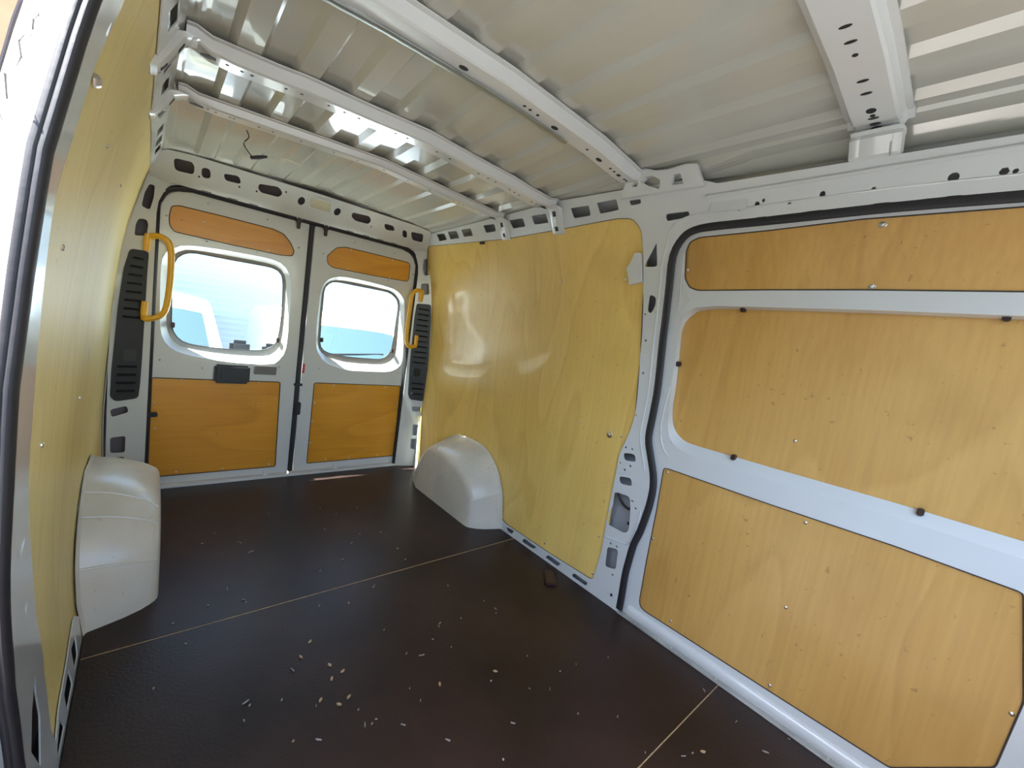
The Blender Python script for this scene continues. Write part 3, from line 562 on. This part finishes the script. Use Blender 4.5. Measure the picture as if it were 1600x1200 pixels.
# ================================================================ REAR: pillars, header
hole_h=[rnd(h,.018,4) for h in D['hd']]
hd_d=[circ(D['hd_dots'][0],.019,14),circ(D['hd_dots'][1],.019,14)]+[circ(p,.005,6) for p in D['hd_dots'][2:]]
lamp=D['lamp']
hout=[(-.80,1.66),(-.68,1.668),(0,1.668),(.68,1.668),(.80,1.66),(.790,1.70),(.755,1.775),(.72,1.79),(.62,1.798),(0,1.803),(-.62,1.798),(-.72,1.79),(-.755,1.775),(-.790,1.70)]
hh=[]
for h in hole_h+hd_d+[offset(lamp,.002)]:
    if all(pip(q,hout) for q in h) and not any(overl(h,k) for k in hh): hh.append(h)
wb=sheet('wall_rear',hout,hh,SH(0),white,t=.003,step=(.12,.05),kind='structure')
wb['label']='white steel rear frame header with oval cut-outs above the rear doors'
sheet('header_backing',[(-.82,1.64),(.82,1.64),(.80,1.82),(-.80,1.82)],[],SH(-.05),cavity,wb,t=.002,step=None)
def slotp(cx,cz,w): return w
for s,hs_,vent in ((1,D['pr'],D['vent_r']),(-1,D['pl'],D['vent_l'])):
    po=[(s*.748,-.02),(s*.748,1.50),(s*.742,1.56),(s*.725,1.61),(s*.69,1.65),(s*.62,1.668),(s*.62,1.672),(s*.80,1.672),(s*.84,1.5),(s*.87,1.35),(s*.90,1.05),(s*.905,.7),(s*.90,-.02)]
    hl=[rnd(h,.012,3) for h in hs_]+[offset(rnd(vent,.02,3),-.004)]
    kk=[]
    for h in hl:
        q=[(min(max(a,-.897),-.752) if s<0 else max(min(a,.897),.752),b) for a,b in h]
        if not any(overl(q,k) for k in kk): kk.append(q)
    pm=sheet('rear_pillar',po,kk,SP(0),white,wb,t=.003,step=(.05,.12))
    sheet('pillar_backing',[(s*.755,-.02),(s*.755,1.66),(s*.93,1.66),(s*.95,.9),(s*.94,-.02)],[],SP(-.06),cavity if s<0 else skinm,pm,t=.002,step=None)
# rear aperture seal (dark rubber loop round both doors)
ap=[(-.748,-.02),(-.748,1.50),(-.742,1.56),(-.725,1.61),(-.69,1.645),(-.62,1.664)]
loop=smoothp(ap,3)+smoothp([(-x,z) for x,z in ap[::-1]],3)
pts=[Vector((x,-.006,z)) for x,z in loop]
vs,fs=tube_geo(pts,.015,seg=10,up=(0,-1,0)); link('rubber_seal',mesh('rubber_seal',vs,fs),rubber,wb)
# small brackets and slots along the header's lower lip
for x in (-.55,-.43,-.33,.22,.33,.43,.53): box('header_slot',(x,-.032,1.672),(.045,.006,.006),rubber,wb,bev=.001)
tube('header_bead',[Vector((x,-.03,1.678+.002)) for x in (-.66,-.3,0,.3,.66)],.004,white,wb,seg=6)
# ================================================================ REAR DOORS
def poly_sym(pl,r=.012): return rnd(pl,r,3)
def mk_door(name,label,sgn,win,gl,up,low,scr,dots_):
    a,b=(.016,.737)
    o_=[(sgn*a,.022),(sgn*b,.022),(sgn*b,1.50),(sgn*(b-.006),1.555),(sgn*(b-.03),1.605),(sgn*(b-.07),1.637),(sgn*(b-.14),1.652),(sgn*a,1.650)]
    o_=rnd(o_,.012,3)
    W=smoothp(win,2,True); G=smoothp(gl,2,True)
    dd=[circ(q,.0048,6) for q in dots_ if abs(q[0])>.03 and q[0]*sgn>0]
    hs_=[W,offset(up,-.002),offset(rnd(low,.012,3),-.002)]
    for q in dd:
        if all(pip(z,o_) for z in q) and not any(overl(q,k) for k in hs_): hs_.append(q)
    d=sheet(name,o_,hs_,SD(0),white,t=.004,step=.14,kind='structure'); d['label']=label
    # window reveal, rubber and pane
    n=64; A=resample(W,n);Bm=resample(G,n)
    mid=[((p[0]*.45+q[0]*.55),(p[1]*.45+q[1]*.55)) for p,q in zip(A,Bm)]
    rings=[[Vector((p[0],0,p[1])) for p in A],[Vector((p[0]*.9+q[0]*.1,.012,p[1]*.9+q[1]*.1)) for p,q in zip(A,Bm)],[Vector((p[0],.036,p[1])) for p in mid],[Vector((p[0],.046,p[1])) for p in mid]]
    vs,fs=loft(rings); link('window_reveal',mesh('window_reveal',vs,fs),white,d)
    O2=offset(Bm,.0); 
    rg=[[Vector((p[0],.045,p[1])) for p in mid],[Vector((p[0],.050,p[1])) for p in Bm]]
    vs,fs=loft(rg); link('glass_surround',mesh('glass_surround',vs,fs),grey_frame,d)
    vs,fs=tube_geo([Vector((p[0],.0485,p[1])) for p in Bm+Bm[:1]],.0022,seg=6,up=(0,-1,0)); link('glass_gasket',mesh('glass_gasket',vs,fs),rubber,d)
    sheet('window_pane',G,[],lambda x,z,o:Vector((x,.052-o,z)),glass,d,t=.004,step=None,label='tinted clear glass pane')
    for x,z in ((min(q[0] for q in G)+.012,.93),(max(q[0] for q in G)-.012,.90)):
        box('window_catch',(x,.035,z),(.016,.02,.03),brownp,d,bev=.003)
    pu=sheet('plywood_panel',offset(up,.006),[],SD(-.005),plyB,d,t=.005,step=.2)
    pl_=sheet('plywood_panel',offset(rnd(low,.012,3),.006),[],SD(-.005),plyB,d,t=.005,step=.2)
    gap(up,SD(-.001),pu,.0025,(0,-1,0)); gap(rnd(low,.012,3),SD(-.001),pl_,.003,(0,-1,0))
    screws([q for q in scr if q[1]>1.2],lambda q:SD(-.005)(q[0],q[1],0),(0,-1,0),pu)
    screws([q for q in scr if q[1]<=1.2 and pip(q,low)],lambda q:SD(-.005)(q[0],q[1],0),(0,-1,0),pl_)
    # outer skin of the door (with the window open)
    sheet('door_skin',[(sgn*.004,-.03),(sgn*.80,-.03),(sgn*.80,1.70),(sgn*.004,1.70)],[offset(G,.004)],SD(-.055),skinm,d,t=.003,step=None)
    # edge returns of the inner panel
    e=offset(o_,.001); n=len(o_)
    vs=[Vector((p[0],-.001,p[1])) for p in o_]+[Vector((p[0],.05,p[1])) for p in o_]
    link('door_edge',mesh('door_edge',vs,[(i,(i+1)%n,(i+1)%n+n,i+n) for i in range(n)]),white,d)
    return d
grey_frame=mk('window_frame_paint',(.30,.29,.27),.35,coat=.3)
d1=mk_door('door_1','left rear door with black latch handle below its window',-1,D['d1_win'],D['d1_gl'],rnd(D['d1_up'],.01,2),D['d1_low'],D['d1_sc'],D['d_dots'])
d2=mk_door('door_2','right rear door with low sunlit window sill and no handle',1,D['d2_win'],D['d2_gl'],rnd(D['d2_up'],.01,2),D['d2_low'],D['d2_sc'],D['d_dots'])
# black latch handle (recess + grip)
lt=D['d1_latch']; cx=sum(p[0] for p in lt)/4; cz=sum(p[1] for p in lt)/4; w_=abs(lt[1][0]-lt[0][0]); h_=abs(lt[2][1]-lt[1][1])
hb=box('latch_handle',(cx,-.016,cz),(w_,.034,h_),black,d1,bev=.012)
box('latch_grip',(cx,-.036,cz+.002),(w_*.66,.012,h_*.48),black,hb,bev=.005)
bb=D['d1_blk']; box('black_cover',(sum(p[0] for p in bb)/4,-.003,sum(p[1] for p in bb)/4),(.125,.010,.058),grey,d1,bev=.004)
q=D['d_clip'][0]; box('edge_clip',(q[0]+.01,-.015,q[1]),(.045,.022,.024),rubber,d1,bev=.004)
# gap between doors: rubber seals and trim channel
box('centre_seal',(-.004,-.002,.84),(.030,.016,1.63),rubber,d2,bev=.005)
box('edge_channel',(.022,-.010,.84),(.018,.010,1.58),white,d2,bev=.002)
box('red_label',(.020,-.016,.735),(.014,.003,.062),redm,d2,bev=.0005)
box('lock_striker',(-.004,-.016,.625),(.05,.02,.018),rubber,d2,bev=.003)
box('lock_block',(.006,-.020,.465),(.032,.024,.085),rubber,d2,bev=.005)
for (q,dd) in zip(D['d_hook'],(d1,d2)):
    hk=box('top_latch',(q[0],-.022,q[1]),(.030,.026,.028),brownp,dd,bev=.004)
    box('latch_plunger',(q[0],-.022,q[1]-.030),(.018,.018,.040),brownp,hk,bev=.003)
    for dx in (-.012,.012): box('latch_pin',(q[0]+dx,-.026,q[1]+.022),(.006,.008,.035),steel,hk,bev=.001)
for (q,dd) in zip(D['d_catch'],(d1,d2)):
    ct=box('floor_catch',(q[0],-.006,q[1]),(.030,.008,.048),white,dd,bev=.004)
    for dz in (-.011,.011): o=link('screw',screw_me,None,ct); orient(o,(q[0],-.010,q[1]+dz),(0,-1,0))
tr=box('trim_2',(0,-.018,.006),(1.50,.030,.016),white,kind='structure',bev=.003); tr['label']='pale sill strip between load floor and rear doors'
# ================================================================ CEILING
xs=[]; prof=[]
P=.158
k0=-5
pts=[]
for k in range(-5,5):
    s=.016+P*k
    pts+=[(s-.010,0),(s+.010,-.016),(s+.068,-.016),(s+.080,0)]
pts=[p for p in pts if abs(p[0])<.665]
xsr=[(-.88,0),(-.80,0),(-.79,0),(-.75,0),(-.735,0),(-.712,0),(-.705,0),(-.69,0),(-.672,0)]+pts+[(.672,0),(.69,0),(.705,0),(.712,0),(.735,0),(.75,0),(.79,0),(.80,0),(.88,0)]
ys=[-3.45,-3.0,-2.7,-2.66,-2.55,-2.3,-2.0,-1.9,-1.8,-1.6,-1.42,-1.35,-1.2,-1.0,-.96,-.9,-.6,-.4,-.26,-.2,-.08,.03,.05]
vs=[];fs=[];nx=len(xsr)
for y in ys:
    damp=0 if y>-.25 else (.55 if y>-1.0 else 1)
    for x,dz in xsr: vs.append((x,y,roof_z(x,y)+dz*damp))
for i in range(len(ys)-1):
    for j in range(nx-1): a=i*nx+j; fs.append((a,a+1,a+1+nx,a+nx))
n0=len(vs); vs+=[(v[0],v[1],v[2]+.004) for v in vs[:n0]]
fs+=[tuple(q+n0 for q in reversed(f)) for f in fs[:]]
me=bpy.data.meshes.new('ceiling'); me.from_pydata(vs,[],fs)
ce=link('ceiling',me,roofm,kind='structure'); ce['label']='white pressed steel roof skin with lengthwise ribs'
# roof bows: hat sections with legs down to the plywood
def bow(yf,yr,depth,leg=True,holes=(),slots=True,sides=(-1,1)):
    yc=(yf+yr)/2
    xl=[0,.1,.2,.3,.42,.5,.6,.66,.695,.715]
    xl=[-x for x in xl[::-1]]+xl[1:]
    rings=[]
    def ring(x,zt,zb,y0,y1):
        fl=.016
        return [Vector((x,y0-fl,zt+.001)),Vector((x,y0-fl,zt-.003)),Vector((x,y0-.002,zt-.004)),Vector((x,y0+.004,zb+.005)),Vector((x,y0+.010,zb)),Vector((x,y1-.010,zb)),Vector((x,y1-.004,zb+.005)),Vector((x,y1+.002,zt-.004)),Vector((x,y1+fl,zt-.003)),Vector((x,y1+fl,zt+.001))]
    for x in xl:
        zt=roof_z(x,yc)-.0165 if abs(x)<.67 else roof_z(x,yc)-.004
        d=depth*(1 if abs(x)<.6 else 1-.25*(abs(x)-.6)/.115)
        rings.append(ring(x,zt,zt-d,yf,yr))
    vs,fs=loft(rings,False)
    b=link('roof_bow',mesh('roof_bow',vs,fs),white,ce)
    b['label']='pressed roof bow running across the roof'
    return b
def legs(b,yf,yr,depth,z1=1.70,slots=True,sides=(-1,1)):
    yc=(yf+yr)/2
    for s in sides:
        zt=roof_z(.715,yc)-.004-depth*.75
        # centre line of the leg face: from bow end corner down the rail
        X=lambda z:interp(z,PZ,PX)
        path=[(.685,zt+.001),(.700,zt-.004),(X(zt-.016)-.021,zt-.016)]+([(X(1.74)-.019,1.74),(X(z1+.012)-.016,z1+.012),(X(z1)-.010,z1-.002),(X(z1)+.004,z1-.006)] if z1<1.75 else [(X(1.825)-.016,1.825),(X(1.80)-.012,1.802),(X(1.80)+.01,1.796)])
        rings=[]
        for x,z in path:
            rings.append([Vector((s*(min(x+.03,.80)),yf-.004,z)),Vector((s*(x+.004),yf-.001,z)),Vector((s*x,yf+.008,z)),Vector((s*x,yr-.008,z)),Vector((s*(x+.004),yr+.001,z)),Vector((s*(min(x+.03,.80)),yr+.004,z))])
        vs,fs=loft(rings,False)
        lg=link('bow_leg',mesh('bow_leg',vs,fs),white,b)
        for (za,zb_) in (() if not slots else ((zt-.018,zt-.040),(1.724,1.706))):
            yy=(yf+yr)/2
            pr_=[(.011*math.cos(2*math.pi*k/10),.0014*math.sin(2*math.pi*k/10)) for k in range(10)]
            pp=[]
            for t in range(5):
                z=za+(zb_-za)*t/4; pp.append(Vector((s*(interp(z,[q[1] for q in path[::-1]],[q[0] for q in path[::-1]])-.0006),yy,z)))
            vs,fs=tube_geo(pp,0,up=(-s,0,0),prof=pr_); link('leg_slot',mesh('leg_slot',vs,fs),rubber,lg)
def bow_holes(b,yf,yr,depth,xsx,fy=.5,r=.006,long=0):
    yc=(yf+yr)/2
    for x in xsx:
        zt=roof_z(x,yc)-.011-depth
        w={0:r*2,1:.030,2:.010,3:.055}[long]; ry=.012 if long==2 else r
        vs,fs=loft([[Vector((x+(w/2)*math.cos(2*math.pi*k/10),yf+(yr-yf)*fy+ry*math.sin(2*math.pi*k/10),roof_z(x+(w/2)*math.cos(2*math.pi*k/10),yc)-.0165-depth*(1 if abs(x)<.6 else 1-.25*(abs(x)-.6)/.115)-.0008+dz)) for k in range(10)] for dz in (0,.0016)],True,True,True)
        link('bow_hole',mesh('bow_hole',vs,fs),rubber,b)
bA=bow(-1.905,-1.822,.040); bB=bow(-1.425,-1.345,.040); bC=bow(-1.02,-.95,.031); bF=bow(-2.685,-2.575,.033)
legs(bB,-1.445,-1.375,.043); legs(bC,-1.025,-.960,.034)
legs(bF,-2.685,-2.655,.036,z1=1.80,slots=False); legs(bF,-2.605,-2.575,.036,z1=1.80,slots=False)
HA=(-1.905,-1.822,.040); HB=(-1.425,-1.345,.040); HC=(-1.02,-.95,.031); HF=(-2.685,-2.575,.033)
bow_holes(bA,*HA,[.09,.114,.148,.40,.545,.57,.64,.655],.5,.0055)
bow_holes(bA,*HA,[-.136,.232,.476],.55,.0095,1)
bow_holes(bA,*HA,[.60],.5,.009)
bow_holes(bB,*HB,[-.62,-.585,-.56,-.47,-.426,-.345,-.294,-.246,-.112,-.066,.06,.12,.265,.316,.357,.44,.47,.50,.58,.61],.4,.0045)
bow_holes(bC,*HC,[-.63,-.607,-.565,-.553,-.474,-.427,-.327,-.2,-.1,.02,.14,.26,.4,.43,.46,.52,.58],.4,.004)
for _b,_h in ((bB,HB),(bC,HC)): bow_holes(_b,*_h,[-.655,.655],.45,.010,3)
bow_holes(bF,*HF,[.285,.337,.481,.53,.641],.5,.0050,2)
bow_holes(bF,*HF,[.385,.628],.5,.006)
bow_holes(bF,*HF,[.604],.5,.011); bow_holes(bF,*HF,[.672],.5,.006,2); bow_holes(bF,*HF,[.70],.5,.016)
# galvanised stiffening strip along bow A
zA=lambda x:roof_z(x,-1.86)-.0165-.040-.004
g=tube('galvanised_strip',[Vector((x,-1.833,zA(x))) for x in [-.66,-.5,-.35,-.2,-.05,.1,.2,.29,.315]],0,galv,bA,up=(0,0,1),prof=[(-.010,.0),(-.010,-.004),(-.004,-.006),(.004,-.006),(.010,-.004),(.010,0)])
# legs of the front bow and gusset at the sliding door pillar
def frame_leg(parent,y0,y1,zt):
    S=SR(.014)
    out=[(y1+.028,1.795),(y1+.010,1.85),(y1,zt),(y0,zt),(y0-.006,1.85),(y0-.012,1.795)]
    hole=[(y1+.012,1.803),(y1-.012,1.835),(y0+.018,1.835),(y0+.010,1.803)]
    return sheet('bow_leg',out,[rnd(hole,.006,2)],S,white,parent,t=.016,step=None)
legs(bF,-2.675,-2.590,.036,z1=1.80,slots=False)
G_=[(-1.80,1.795),(-1.83,1.84),(-1.835,1.875),(-1.915,1.885),(-1.97,1.868),(-2.02,1.862),(-2.09,1.868),(-2.135,1.862),(-2.16,1.795)]
gh=[rnd([(-1.905,1.84),(-1.945,1.818),(-1.985,1.805),(-1.99,1.835),(-1.955,1.853),(-1.925,1.853)],.004,2),rnd([(-2.035,1.812),(-2.085,1.808),(-2.072,1.842),(-2.04,1.843)],.004,2),rnd([(-1.86,1.832),(-1.885,1.825),(-1.895,1.84),(-1.872,1.848)],.003,2)]
for s in (1,-1):
    sheet('pillar_gusset',G_ if s>0 else G_,gh,(SR if s>0 else SL)(.022),white,bA,t=.020,step=.05)
# filler closing the roof edge above the rail
# ================================================================ BULKHEAD (behind the camera, window opening added to balance the light)
wf=sheet('wall_front',[(-.97,-.05),(.97,-.05),(.97,1.1),(.80,1.95),(-.80,1.95),(-.97,1.1)],[rnd([(-.84,.85),(.84,.85),(.74,1.72),(-.74,1.72)],.08,4)],lambda x,z,o:Vector((x,-3.46+o,z)),white,t=.02,step=None,kind='structure'); wf['label']='unseen white bulkhead with a window opening added to let light in'
# ================================================================ THINGS
def grab(path,side,label):
    e=empty('grab_handle',(side*.775,-.04,.95),label,'handle','yellow grab handles by the rear doors')
    pts=[Vector((p[0],-.095,p[1])) for p in path[2:8]]
    a=Vector((side*.773,-.070,1.372)); b=Vector((side*.776,-.070,.963))
    full=smoothp([tuple(v) for v in [a]+pts+[b]],4)
    g=tube('grip',[Vector(v)-e.location for v in full],.0145,yellow,e,seg=12,up=(0,-1,0))
    for z0,z1 in ((1.385,1.300),(1.045,.950)):
        vs,fs=tube_geo([Vector((side*.776,-.074,z0)),Vector((side*.779,-.070,(z0+z1)/2)),Vector((side*.779,-.066,z1))],[.014,.014,.012],seg=10,up=(0,-1,0))
        vs=[Vector(v)-e.location for v in vs]; m_=link('mounting_foot',mesh('mounting_foot',vs,fs),yellow,e)
        vs,fs=box_geo(Vector((side*.779,-.040,(z0+z1)/2))-e.location,(.026,.012,abs(z0-z1)+.01)); 
        o=link('screw',screw_me,None,m_); orient(o,Vector((side*.779,-.062,(z0*.35+z1*.65)))-e.location,(0,-1,0))
grab(D['hr_l'],-1,'yellow grab handle on the left rear pillar beside the latched door')
grab(D['hr_r'],1,'yellow grab handle on the right rear pillar beside the window')
def span(pl,z):
    out=[]
    for i in range(len(pl)):
        a,c=pl[i-1],pl[i]
        if (a[1]-z)*(c[1]-z)<=0 and a[1]!=c[1]: out.append(abs(a[0]+(c[0]-a[0])*(z-a[1])/(c[1]-a[1])))
    return out
def vent(pl,side,label):
    e=empty('vent_grille',(side*.83,-.05,.9),label,'vent','black air vent grilles on the rear pillars')
    o_=rnd(pl,.018,3)
    sh=lambda x,z,o:SP(.006)(x,z,o)-e.location
    sheet('vent_plate',o_,[],sh,black,e,t=.012,step=(.05,.1))
    zt=max(p[1] for p in pl); zb=min(p[1] for p in pl); n=17
    for i in range(n):
        z=zb+.055+(zt-zb-.10)*i/(n-1)
        if abs(z-.76)<.05 or (side<0 and .78<z<.93): continue
        # slat reaches across the plate
        xa=span(o_,z); lo=max(min(xa),.76)+.016; hi=max(xa)-.020
        c=SP(.012)(side*(lo+hi)/2,z,0)-e.location
        ax=(Vector((1,-.3*side,0)).normalized(),Vector((0,1,.55)).normalized(),Vector((0,-.55,1)).normalized())
        vs,fs=box_geo(c,(hi-lo,.012,.006),ax); link('slat',mesh('slat',vs,fs,False),black,e)
    box('vent_boss',SP(.012)(side*.825,.76,0)-e.location,(.05,.012,.06),black,e,bev=.004)
vent(D['vent_l'],-1,'tall black slatted vent on the left rear pillar under the handle')
vent(D['vent_r'],1,'tall black slatted vent on the right rear pillar next to side panel')
# interior lamp
lm=lamp; lc=SH(.004)(sum(p[0] for p in lm)/4,sum(p[1] for p in lm)/4,0)
e=empty('interior_lamp',lc,'small rectangular cream lamp in the header above the door gap','lamp')
sheet('lamp_frame',rnd(offset(lm,.008),.006,2),[rnd(offset(lm,-.002),.004,2)],lambda x,z,o:SH(.005)(x,z,o)-lc,white,e,t=.012,step=None)
sheet('lamp_lens',rnd(lm,.006,2),[],lambda x,z,o:SH(-.003)(x,z,o)-lc,lampm,e,t=.004,step=None)
# hanging wire with taped connector under bow C
e=empty('hanging_wire',(-.50,-.90,1.79),'dark wire with taped connector hanging from the rearmost roof bow','wire')
wp=[(0,.0,.0),(.010,.01,-.02),(-.004,.02,-.045),(.012,.02,-.07),(.028,.02,-.085)]
tube('wire',[Vector(v) for v in smoothp(wp,4)],.0022,black,e,seg=6)
tube('connector',[Vector(v) for v in ((.022,.02,-.090),(.050,.02,-.078),(.078,.015,-.066))],[.006,.008,.005],rubber,e,seg=8)
tube('wire',[Vector(v) for v in smoothp([(.078,.015,-.066),(.11,.01,-.055),(.16,.0,-.055),(.2,.0,-.06)],4)],.0018,lampm,e,seg=6)
# small square of black foam left on the floor by the side panel
e=box('plastic_cap',(0,0,0),(.12,.055,.014),brownp,bev=.006,label='flat black plastic cap lying on the floor by the right pillar',cat='cap'); e.location=(.777,-1.73,.0075); e.rotation_euler=(0,0,.9)
# rail clip top of ply
q=D['r_clip'][0]; box('trim_clip',SR(.004)(q[0],q[1]-.004,0),(.016,.04,.014),brownp,wr,bev=.003)
# ---- debris on floor
def chip_me(seed,L,Wd):
    r=random.Random(seed); n=7
    pl=[(L*(.5+.0)*math.cos(2*math.pi*k/n)*(.7+.5*r.random()),Wd*.5*math.sin(2*math.pi*k/n)*(.6+.6*r.random())) for k in range(n)]
    vs=[(x,y,.0015*r.random()+.0006) for x,y in pl]+[(x,y,.0035+.002*r.random()+abs(x)*.12) for x,y in pl]
    fs=[tuple(range(n))[::-1],tuple(range(n,2*n))]+[(i,(i+1)%n,(i+1)%n+n,i+n) for i in range(n)]
    return mesh('wood_chip',vs,fs,False)
metas=[(chip_me(i,[.016,.011,.022,.013][i%4],[.009,.006,.0035,.004][i%4]),i) for i in range(8)]
for m_,i in metas: m_.materials.append(wood if i%4==0 or i==5 else paper)
for i,(x,y) in enumerate(D['chips']):
    big_=i in(12,13,14,15,16,17,18,19,21,40,43,51,54)
    m_=metas[(0 if big_ else [1,2,3,5,6,7][i%6])][0]
    if y>-1.4: m_=metas[[1,2,3,7][i%4]][0]
    o=bpy.data.objects.new('wood_chip' ,m_); COL.objects.link(o); o.location=(x,y,.0002); o.rotation_euler=(0,0,random.uniform(0,6.3))
    s=.95 if big_ else random.uniform(.6,.9)*(1.25 if y>-1.4 else 1); o.scale=(s,s,1)
    bd_='rear' if y>-1.337 else ('middle' if y>-2.515 else 'front'); sd_='left' if x<-.15 else ('middle' if x<.35 else 'right')
    kd='tan wood chip' if m_.materials[0]==wood else 'pale shaving'
    o['label']='tiny %s on the %s part of the %s floor board'%(kd,sd_,bd_); o['group']='%ss, %s part of the %s floor board'%(kd,sd_,bd_)
    o['category']='chip'
# ================================================================ OUTSIDE
gr=box('ground',(0,-14.5,-.60),(60,30,.10),asph,kind='structure',bev=0); gr['label']='grey asphalt beside the van, kept dark to limit bounce light'  # dark slab, toned down to weaken bounce onto the ceiling
gr=box('ground',(0,15.6,-.60),(60,30.2,.10),conc,kind='structure',bev=0); gr['label']='pale concrete yard behind the rear doors, added to bounce light in'  # pale slab added as a bounce surface for the rear windows
th=empty('sky_block_wall',(-4.6,0,-.55),'long unseen grey wall added to block low sky from the left door opening','wall')  # unseen wall, placed to cut the skylight through the side opening
box('wall_body',(0,0,1.35),(.3,30,2.7),asph,th,bev=.02); box('coping',(0,0,2.74),(.42,30.1,.1),conc,th,bev=.02)
th=empty('building',(-8.4,6.2,-.55),'tan rendered building seen past the left door opening','building')
box('wall_body',(0,0,6.0),(13.2,.4,12),tanw,th,bev=.02); box('roof_slab',(0,-.1,12.1),(13.6,1.2,.25),conc,th,bev=.02)
bd=empty('building',(1,6.8,-.55),'white corrugated metal building behind the parked vehicles','building')
vs=[];fs=[];k=0
nz=46
for i in range(nz*2+1):
    z=i*.055; y=0 if (i//1)%2==0 else .010
    vs+=[(-6,y,z),(4.2,y,z)]
for i in range(nz*2): a=2*i; fs.append((a,a+1,a+3,a+2))
link('cladding',mesh('cladding',vs,fs,False),clad,bd)
box('corner_post',(4.25,0,2.5),(.12,.12,5.0),clad,bd,bev=.01)
box('side_wall',(7.3,.4,2.5),(6,.1,5.0),clad,bd,bev=0)
def car(x,y,w,label,cat,sc=1.0):
    e=empty('parked_van',(x,y,-.55),label,cat)
    side=[(0,.35),(-.02,.62),(.10,.92),(.55,1.06),(.66,1.10),(1.25,1.50),(1.45,1.60),(2.2,1.66),(3.6,1.62),(3.75,1.5),(3.8,.5),(3.7,.3)]
    side=[(a,b*sc) for a,b in side]
    us=[-1,-.97,-.88,-.6,0,.6,.88,.97,1]
    rings=[]
    for u in us:
        rr=[]
        for a,b in side:
            tum=1-.13*max(0,(b-.9*sc))/(.75*sc)
            bow_=.12*u*u*(1 if a<2 else -1)
            dz=-.06*abs(u)**4*sc
            rr.append(Vector((u*w/2*tum,a+bow_,b+dz)))
        rings.append(rr)
    vs,fs=loft(rings,True,True,True); bo=link('body',mesh('body',vs,fs),carw,e)
    def patch(name,t0,t1,uu,mat,off=.006):
        vs=[];n=len(uu)
        for t in (t0,(t0+t1)/2,t1):
            a=.66+(1.25-.66)*t; b=(1.10+.40*t)*sc
            for u in uu:
                tum=1-.13*max(0,(b-.9*sc))/(.75*sc)
                vs.append(Vector((u*w/2*tum,a+.12*u*u-off*1.2,b-.06*abs(u)**4*sc+off)))
        fs=[(r*n+i,r*n+i+1,(r+1)*n+i+1,(r+1)*n+i) for r in range(2) for i in range(n-1)]
        return link(name,mesh(name,vs,fs),mat,e)
    ws=patch('windscreen',.06,.93,[-.84,-.6,-.3,0,.3,.6,.84],carg)
    ang=math.atan2(.4,.59)
    for s in (-1,1):
        c=Vector((s*(w/2+.12),.80,1.12*sc)); mr=box('side_mirror',c,(.20,.12,.16),black,e,bev=.04)
        box('mirror_arm',(s*(w/2+.02),.84,1.06*sc),(.12,.05,.05),grey,mr,bev=.01)
        box('headlamp',(s*(w/2-.22),.07,.78*sc),(.26,.10,.16),lampm,e,bev=.03)
    box('grille',(0,-.01,.60*sc),(.9,.06,.16),black,e,bev=.02)
    tube('wiper',[Vector((-.5,.70,1.135*sc)),Vector((0,.74,1.17*sc)),Vector((.35,.80,1.19*sc))],.010,black,ws,seg=6)
    for s in (-1,1):
        for yy in (.75,3.05):
            vs,fs=tube_geo([Vector((s*(w/2-.2),yy,.31)),Vector((s*(w/2-.17),yy,.31)),Vector((s*(w/2-.01),yy,.31)),Vector((s*(w/2),yy,.31))],[.27,.31,.31,.27],seg=24,up=(0,0,1)); link('wheel',mesh('wheel',vs,fs),rubber,e)
    return e
car(-.93,1.95,1.72,'small white van parked behind, seen through the left door window','van',.97)
car(1.35,1.75,1.78,'white vehicle with wide windscreen seen through the right door window','van',.98)
